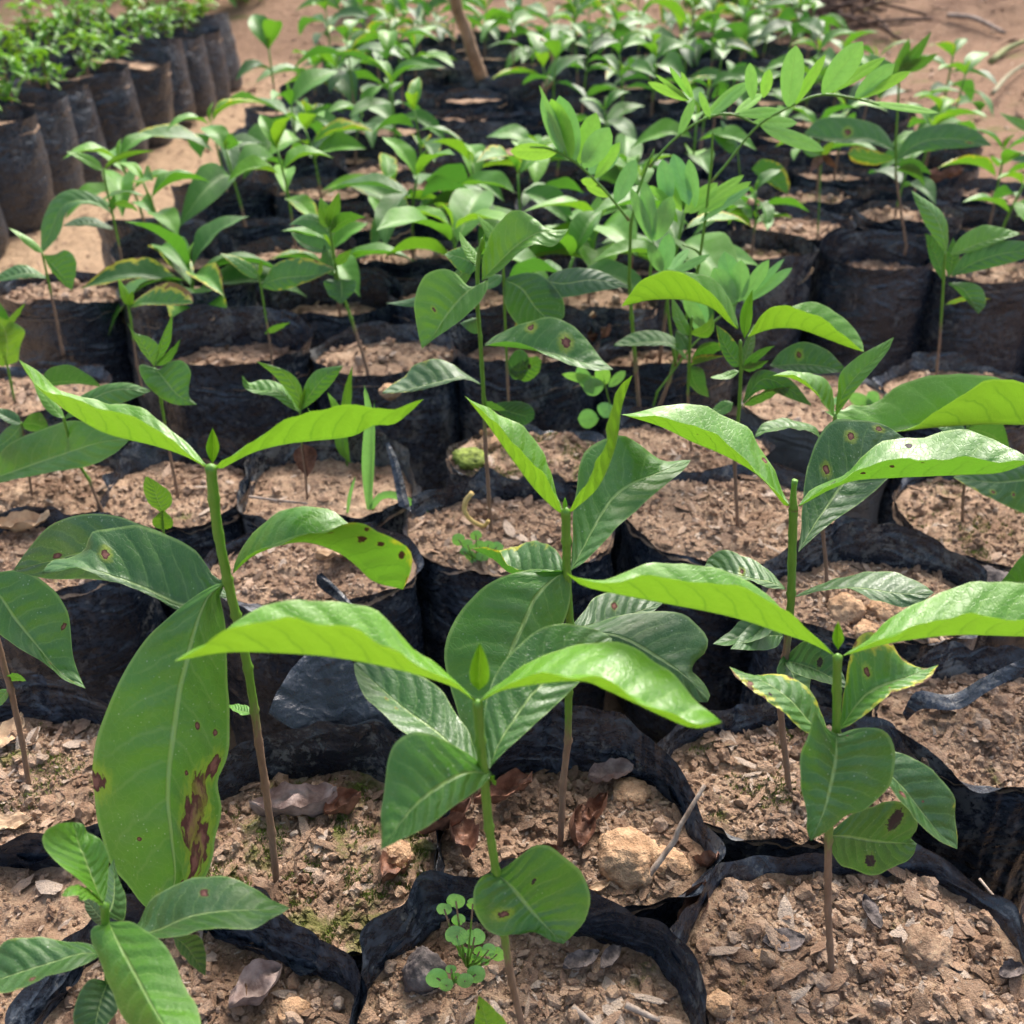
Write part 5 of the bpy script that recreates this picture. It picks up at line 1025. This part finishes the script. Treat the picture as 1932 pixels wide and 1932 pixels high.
dead('small crumpled red-brown leaf touching the grey-brown one', 650, 1545, .028, .6, DEAD, 4, .008, .9, 1.3)
dead('large curled brown leaf left of the middle stem in the clod bag', 868, 1608, .036, 1.9, DEAD, 5, .010, .8, 1.2, (.3, 0))
dead('brown leaf at the back rim of the clod bag', 950, 1530, .044, .5, DEAD, 6, .012, .5, 1.2)
dead('dark curled leaf right behind the stem in the clod bag', 1088, 1588, .034, 1.5, DEAD, 7, .008, .8, 1.2, (.4, 0))
dead('broad rust brown leaf heap left in the clod bag', 842, 1578, .040, .6, DEAD, 31, .010, .8, 1.3)
dead('rolled dark leaf between the stem and the clod', 1120, 1560, .030, .9, DEAD, 32, .010, .7, 1.4)
dead('ragged brown leaf in front of the clod bag stem', 1020, 1640, .030, .2, DEAD, 33, .007, .7, 1.2)
dead('grey crumpled leaf at the back of the clod bag', 1150, 1490, .032, .2, DEADG, 8, .010, .8, 1.2)
dead('leathery brown leaf wedged between the mossy bag and the clod bag', 745, 1660, .042, 1.3, DEAD, 9, .006, .6, 1.0, (0, .5))
dead('green and brown leaf standing at the rim between two right bags', 1332, 1640, .032, 1.9, DEAD, 10, .004, .6, .8, (.2, .9))
dead('curled rusty leaf under the green and brown one at the rim', 1310, 1715, .040, 1.0, DEAD, 11, -.004, .6, 1.1, (0, -.5))
dead('grey-purple crumpled leaf on the bottom left soil', 490, 1890, .034, .8, DEADG, 12, .008, .9, 1.1)
dead('flat tan leaf on the left soil by the brown stem', 25, 1400, .034, 1.5, DEADP, 13, .006, .6, .7)
dead('striped brown leaf lower left on the left edge soil', 20, 1570, .03, .1, DEADP, 14, .006, .6, .7)
dead('pinkish dead leaf on the soil behind the lime spotted leaf', 650, 1068, .048, .4, DEADP, 15, .010, .7, 1.0)
dead('red-brown leaf on the far left soil', 45, 1010, .052, .3, DEADP, 16, .008, .5, .9)
dead('brown leaf standing upright between the centre plants', 1108, 628, .050, 1.9, DEADP, 17, .012, .5, .8, (.1, .7))
dead('dark red leaf low beside the upright brown one', 1130, 648, .045, .8, DEAD, 18, .006, .8, 1.1)
dead('pale pink dead leaf on the left middle bag', 400, 630, .05, .5, DEADP, 19, .012, .7, 1.3)
dead('brown dead leaf at the back of the moss cushion bag', 940, 838, .04, .1, DEADP, 20, .008, .6, 1.0)
dead('dark dead leaves on the right ridge bag', 1780, 352, .09, .5, DEAD, 21, .012, .5, 1.0)
dead('yellow grey leaf fragment right of the clod stem', 1130, 1690, .016, .5, DEADP, 22, .006, .5, .8)
dead('dark curled chip on the bottom right soil', 1640, 1740, .022, 1.7, CHAR, 23, .006, .6, .8)
dead('flat grey chip on the bottom right soil', 1475, 1790, .022, .1, CHAR, 24, .006, .7, .3)
dead('black crumpled chip at the right of the bottom right soil', 1900, 1850, .016, .4, CHAR, 25, .006, .8, .8)
dead('grey bark chip at the back of the bottom centre soil', 1095, 1835, .022, .4, CHAR, 26, .008, .7, .9)
dead('small dark chip beside the grey bark chip', 1150, 1830, .018, .9, CHAR, 27, .008, .7, .9)
q = Plant('yellow leaf tip rising at the bottom edge', (905, 2010), None, name='fallen_leaf', cat='leaf', Y=.235, group=None)
q.leaf([(925, 1985), (918, 1930), (903, 1878)], [(925, 1985), (896, 1950), (897, 1915), (903, 1878)], [(926, 1985), (958, 1940), (935, 1905), (903, 1878)], .95, (0, 0), (0, 0), .5, spots=[(-.6, .8, .04, 'dark')])

def rock(label, x, y, r_, seed, mat=CLOD, z=0, sq=.75, name='clod', grp='clods of earth on the soil'):
    v, f = rock_t(ICO3, seed, .28, 1.2); v = v.copy()
    bm = bmesh.new(); bm.from_mesh(mesh_np('t', v, f)); bmesh.ops.subdivide_edges(bm, edges=bm.edges, cuts=2, use_grid_fill=True) if r_ > .009 else None
    me = bpy.data.meshes.new('clod'); bm.to_mesh(me); bm.free()
    for p in me.vertices:
        c = p.co.copy(); k = 1 + .08*noise.noise(c*3.5+Vector((seed, 0, 0))) + .09*(.3-abs(noise.noise(c*7))) + (.05*noise.noise(c*16) + .03*noise.noise(c*31) if r_ > .009 else 0); p.co = Vector((c.x*k, c.y*k, c.z*k*sq))*r_
    for p in me.polygons: p.use_smooth = r_ > .009
    me.attributes.new('tint', 'FLOAT', 'POINT')
    p = on_z(x, y); o = put(name, me, mat, None, (p.x, p.y, SOIL+z+r_*sq*.45), (random.uniform(-.3, .3), 0, random.uniform(0, 6))); return tag(o, label, 'clod', grp)
rock('big round crumbly ochre clod right of the thin stem', 1187, 1640, .0168, 3, sq=.8)
rock('smaller brown clod in the right corner of the clod bag', 1262, 1640, .010, 4)
rock('pale ochre lump on the bottom left soil', 552, 1915, .0068, 5)
rock('white rounded pebble on the bottom right soil', 1340, 1785, .0048, 6, SOILM)
rock('brown clod at the back left of the bottom centre soil', 800, 1850, .0095, 7, CHAR, sq=1.2)
rock('grey brown clod at the back rim of the clod bag', 1190, 1505, .010, 8)
rock('tan rock in the middle of the high rimmed bag at right', 1592, 1160, .0130, 9)
rock('tan rock right of the middle one in the high rimmed bag', 1665, 1162, .0110, 10)
rock('low flat rock in front in the high rimmed bag', 1640, 1200, .0110, 11, sq=.5)
rock('round lump on the middle of the bottom right soil', 1745, 1800, .0115, 12, SOILM, -.002)
rock('lump left of the grey chip on the bottom right soil', 1440, 1815, .0055, 13)
rock('ochre lump low at the left of the bottom right soil', 1355, 1900, .0060, 14)
rock('ochre clod beside the brown leaf on the mossy soil', 750, 1620, .0085, 15)
rock('dark lumps on the soil at the right edge', 1870, 1110, .017, 16, CHAR, -.004)
rock('red brown lump at the back of the moss cushion bag', 925, 846, .011, 17)
rock('moss cushion in the bag behind the middle stem', 892, 872, .016, 18, MOSS, -.002, .6, 'moss_cushion', None)
rock('pale lump on soil below the slanting stem', 735, 745, .010, 19)

def stick(label, pts, r_, mat=TWIG, name='twig', grp='twigs and straw', cat='twig'):
    o0 = Vector(pts[0]); n = len(pts); me = tube([Vector(p)-o0 for p in pts], [r_*(1-.35*i/(n-1)) for i in range(n)], 8, 5, .25, r_*1000); return tag(put(name, me, mat, None, o0), label, cat, grp)
a, b = on_z(1212, 1668, SOIL+.006), on_y(1330, 1481, .372)
stick('thin grey twig leaning from soil on the rim right of the big clod', [a, a.lerp(b, .45)+Vector((.002, 0, -.001)), a.lerp(b, .55)+Vector((.001, 0, .001)), b], .0016)
stick('small forked twig in the dark gap at right', [on_z(1848, 1658, .19), on_z(1875, 1690, .19), on_z(1900, 1712, .19)], .0008)
stick('curled yellow straw standing on soil beside the centre stem', [on_y(891, 930, .66), on_y(879, 945, .66), on_y(877, 965, .66), on_y(890, 982, .66), on_y(912, 992, .66), on_y(922, 982, .66)], .0022, simple('straw', (.42, .28, .08), (.6, .45, .18), 60, .6, .3))
stick('pale stalk lying on the bottom centre soil', [on_z(1180, 1895, SOIL+.007), on_z(1215, 1912, SOIL+.006), on_z(1245, 1925, SOIL+.006)], .0017)
stick('bark sliver lying low on the bottom centre soil', [on_z(1080, 1900, SOIL+.007), on_z(1110, 1925, SOIL+.006), on_z(1130, 1945, SOIL+.006)], .0017)
stick('thin straw lying across the left middle rims', [on_z(470, 937, SOIL+.01), on_z(530, 945, SOIL+.012), on_z(580, 950, SOIL+.012)], .0012)
stake = [on_z(930, 196, SOIL-.05)]; Ys = stake[0].y
stick('slanting brown wooden stake driven in among the back rows', [stake[0], on_y(924, 180, Ys), on_y(908, 145, Ys-.02), on_y(893, 105, Ys-.05), on_y(880, 60, Ys-.07), on_y(862, 15, Ys-.1), on_y(850, -60, Ys-.15)], .019, WOOD, 'wooden_stake', None, 'stake')
stick('bent pale vine stem between the back rows', [on_y(1025, 170, 2.5), on_y(1040, 148, 2.5), on_y(1045, 115, 2.5), on_y(1035, 88, 2.5), on_y(1018, 75, 2.5)], .009, WOOD, 'vine_stem', None, 'vine')
def ong(x, y):
    d = ray(x, y); t = .3
    while t < 40:
        p = Vector((d[0]*t, d[1]*t, CAMZ+d[2]*t))
        if p.z < bank_h(p.x, p.y): return Vector((p.x, p.y, bank_h(p.x, p.y)))
        t += .02
    return p
stick('dark grey branch lying on the bare bank at top right', [ong(1785, 42)+Vector((0, 0, .02)), ong(1835, 55)+Vector((0, 0, .03)), ong(1892, 76)+Vector((0, 0, .02))], .011)
stick('short green stick on the bank below the grey branch', [ong(1868, 122)+Vector((0, 0, .01)), ong(1900, 104)+Vector((0, 0, .02)), ong(1935, 90)+Vector((0, 0, .02))], .012, simple('green_stick', (.1, .14, .05), (.3, .3, .12)))
stick('pale split branch at the right edge of the bank', [ong(1870, 190)+Vector((0, 0, .02)), ong(1900, 160)+Vector((0, 0, .03)), ong(1945, 128)+Vector((0, 0, .02))], .007, simple('pale_branch', (.16, .17, .09), (.34, .31, .2)))
for k, (x, y, s_, lab) in enumerate([(660, 35, .16, 'blurred green weed clump on the bank left of the stake'), (420, 30, .3, 'leafy weed mass at the far end of the left bed'), (350, 25, .32, 'leafy weed mass behind the left bed'), (1370, 50, .2, 'dark green weed clump on the bank above the back rows'), (1440, 75, .13, 'small weed clump under the bank at right'), (1290, 30, .14, 'low weed clump at the top centre right of the bank'), (690, 20, .18, 'green weed clump above the back rows near the stake')]):
    p = ong(x, y); r_ = thing('weed_clump', lab, 'weed clump', p, k, 'weed clumps on the bank')
    put('foliage', BM[k % 6], None, r_, (0, 0, 0), (0, 0, 0), s_*8, tone=.5, wear=.2)
    put('foliage', BM[(k+2) % 6], None, r_, (s_*.5, 0, 0), (0, 0, 1), s_*6, tone=.7, wear=0.0)

# loose strips and flaps of bag film, parts of their bags
def flap(key, mid, A, B, Y, d=(0, 0), o=(0, 0), mud=.1, name='film_flap'):
    b = SPX[key]; put(name, surf(mid, A, B, Y, d, o, org=Vector(b.location), ripple=.0005, nt=24), FILM, b, mud=mud)
flap('B1', [(630, 1405), (620, 1330), (600, 1232)], [(505, 1350), (520, 1310), (550, 1262), (575, 1236)], [(765, 1400), (752, 1350), (700, 1300), (660, 1240)], .455, (-3, 0), (0, 0), -.3)
flap('C1', [(600, 1085), (625, 1105), (668, 1150)], [(598, 1082), (600, 1105), (640, 1135), (668, 1152)], [(606, 1080), (640, 1112), (672, 1148)], .545, (0, -1), (0, .3), .4)
flap('B4', [(1705, 1350), (1735, 1318), (1800, 1325), (1860, 1290), (1945, 1245)], [(1703, 1345), (1730, 1304), (1795, 1310), (1860, 1275), (1945, 1235)], [(1710, 1360), (1740, 1338), (1810, 1338), (1865, 1305), (1945, 1262)], .46, (0, 0), (.5, -.5), .3)
flap('D2', [(730, 835), (745, 875), (765, 960)], [(727, 838), (738, 880), (752, 955)], [(734, 833), (753, 875), (776, 965)], .70, (0, -3), (0, .3), .6)

# tangled dead brush on the dark part of the bank, one mass of thin sticks
bv = []; r_ = random.Random(5); bm_ = bmesh.new()
for k in range(90):
    c = ong(r_.uniform(1450, 1660), r_.uniform(-20, 75)) + Vector((0, 0, r_.uniform(0, .07))); a_ = r_.uniform(0, 6.28); L_ = r_.uniform(.08, .3)
    dv = Vector((math.cos(a_), math.sin(a_)*.6, r_.uniform(-.15, .35)))*L_
    m_ = tube([c-dv, c+dv*.1+Vector((0, 0, .02)), c+dv], [.006, .005, .003], 5, 2); bm_.from_mesh(m_)
me_ = bpy.data.meshes.new('brush'); bm_.to_mesh(me_); bm_.free()
o_ = put('dead_brush', me_, simple('dark_brush', (.03, .018, .014), (.14, .085, .06), 30, .9, .5), None); o_['kind'] = 'stuff'; o_['label'] = 'tangle of dark dead sticks on the shaded part of the bank'; o_['category'] = 'brush'

# ---------------------------------------------------------------- litter on the bare ground
def litter(n, seed, x0, x1, y0, y1, smin, smax):
    r = np.random.default_rng(seed); VV, FF, TT = [], [], []; off = 0
    for i in range(n):
        x, y = r.uniform(x0, x1), r.uniform(y0, y1); s_ = smin*(1-r.uniform()*(1-(smin/smax)**2))**-.5; tv, tf = CR1[r.integers(0, 8)]
        sc = np.array([1, r.uniform(.5, .9), r.uniform(.3, .7)]) if r.uniform() < .7 else np.array([2.6, .3, .2]); a = r.uniform(0, 6.28)
        M = np.array(Matrix.Rotation(a, 3, 'Z') @ Matrix.Rotation(r.normal(0, .3), 3, 'Y'))
        VV.append((tv*sc*s_) @ M.T + np.array([x, y, bank_h(x, y)+s_*.15])); FF.append(tf+off); TT.append(np.full(len(tv), np.clip(r.beta(1.6, 2.4), .01, 1))); off += len(tv)
    return mesh_np('litter', np.vstack(VV), np.vstack(FF), smooth=False, att=np.concatenate(TT))
for lab, a in (('grit and crumbs scattered on the path left of the bed', (1500, 3, -1.1, -.5, .7, 4.4, .003, .013)), ('dry crumbs and chips strewn over the bare bank behind and right', (6000, 4, -.9, 3.4, 3.4, 7.4, .004, .03)), ('crumbs of earth on the strip right of the bed', (1200, 5, .9, 1.9, 1.2, 3.6, .004, .02))):
    o = put('ground_litter', litter(*a), SOILM, moss=0.2); o['kind'] = 'stuff'; o['label'] = lab; o['category'] = 'litter'
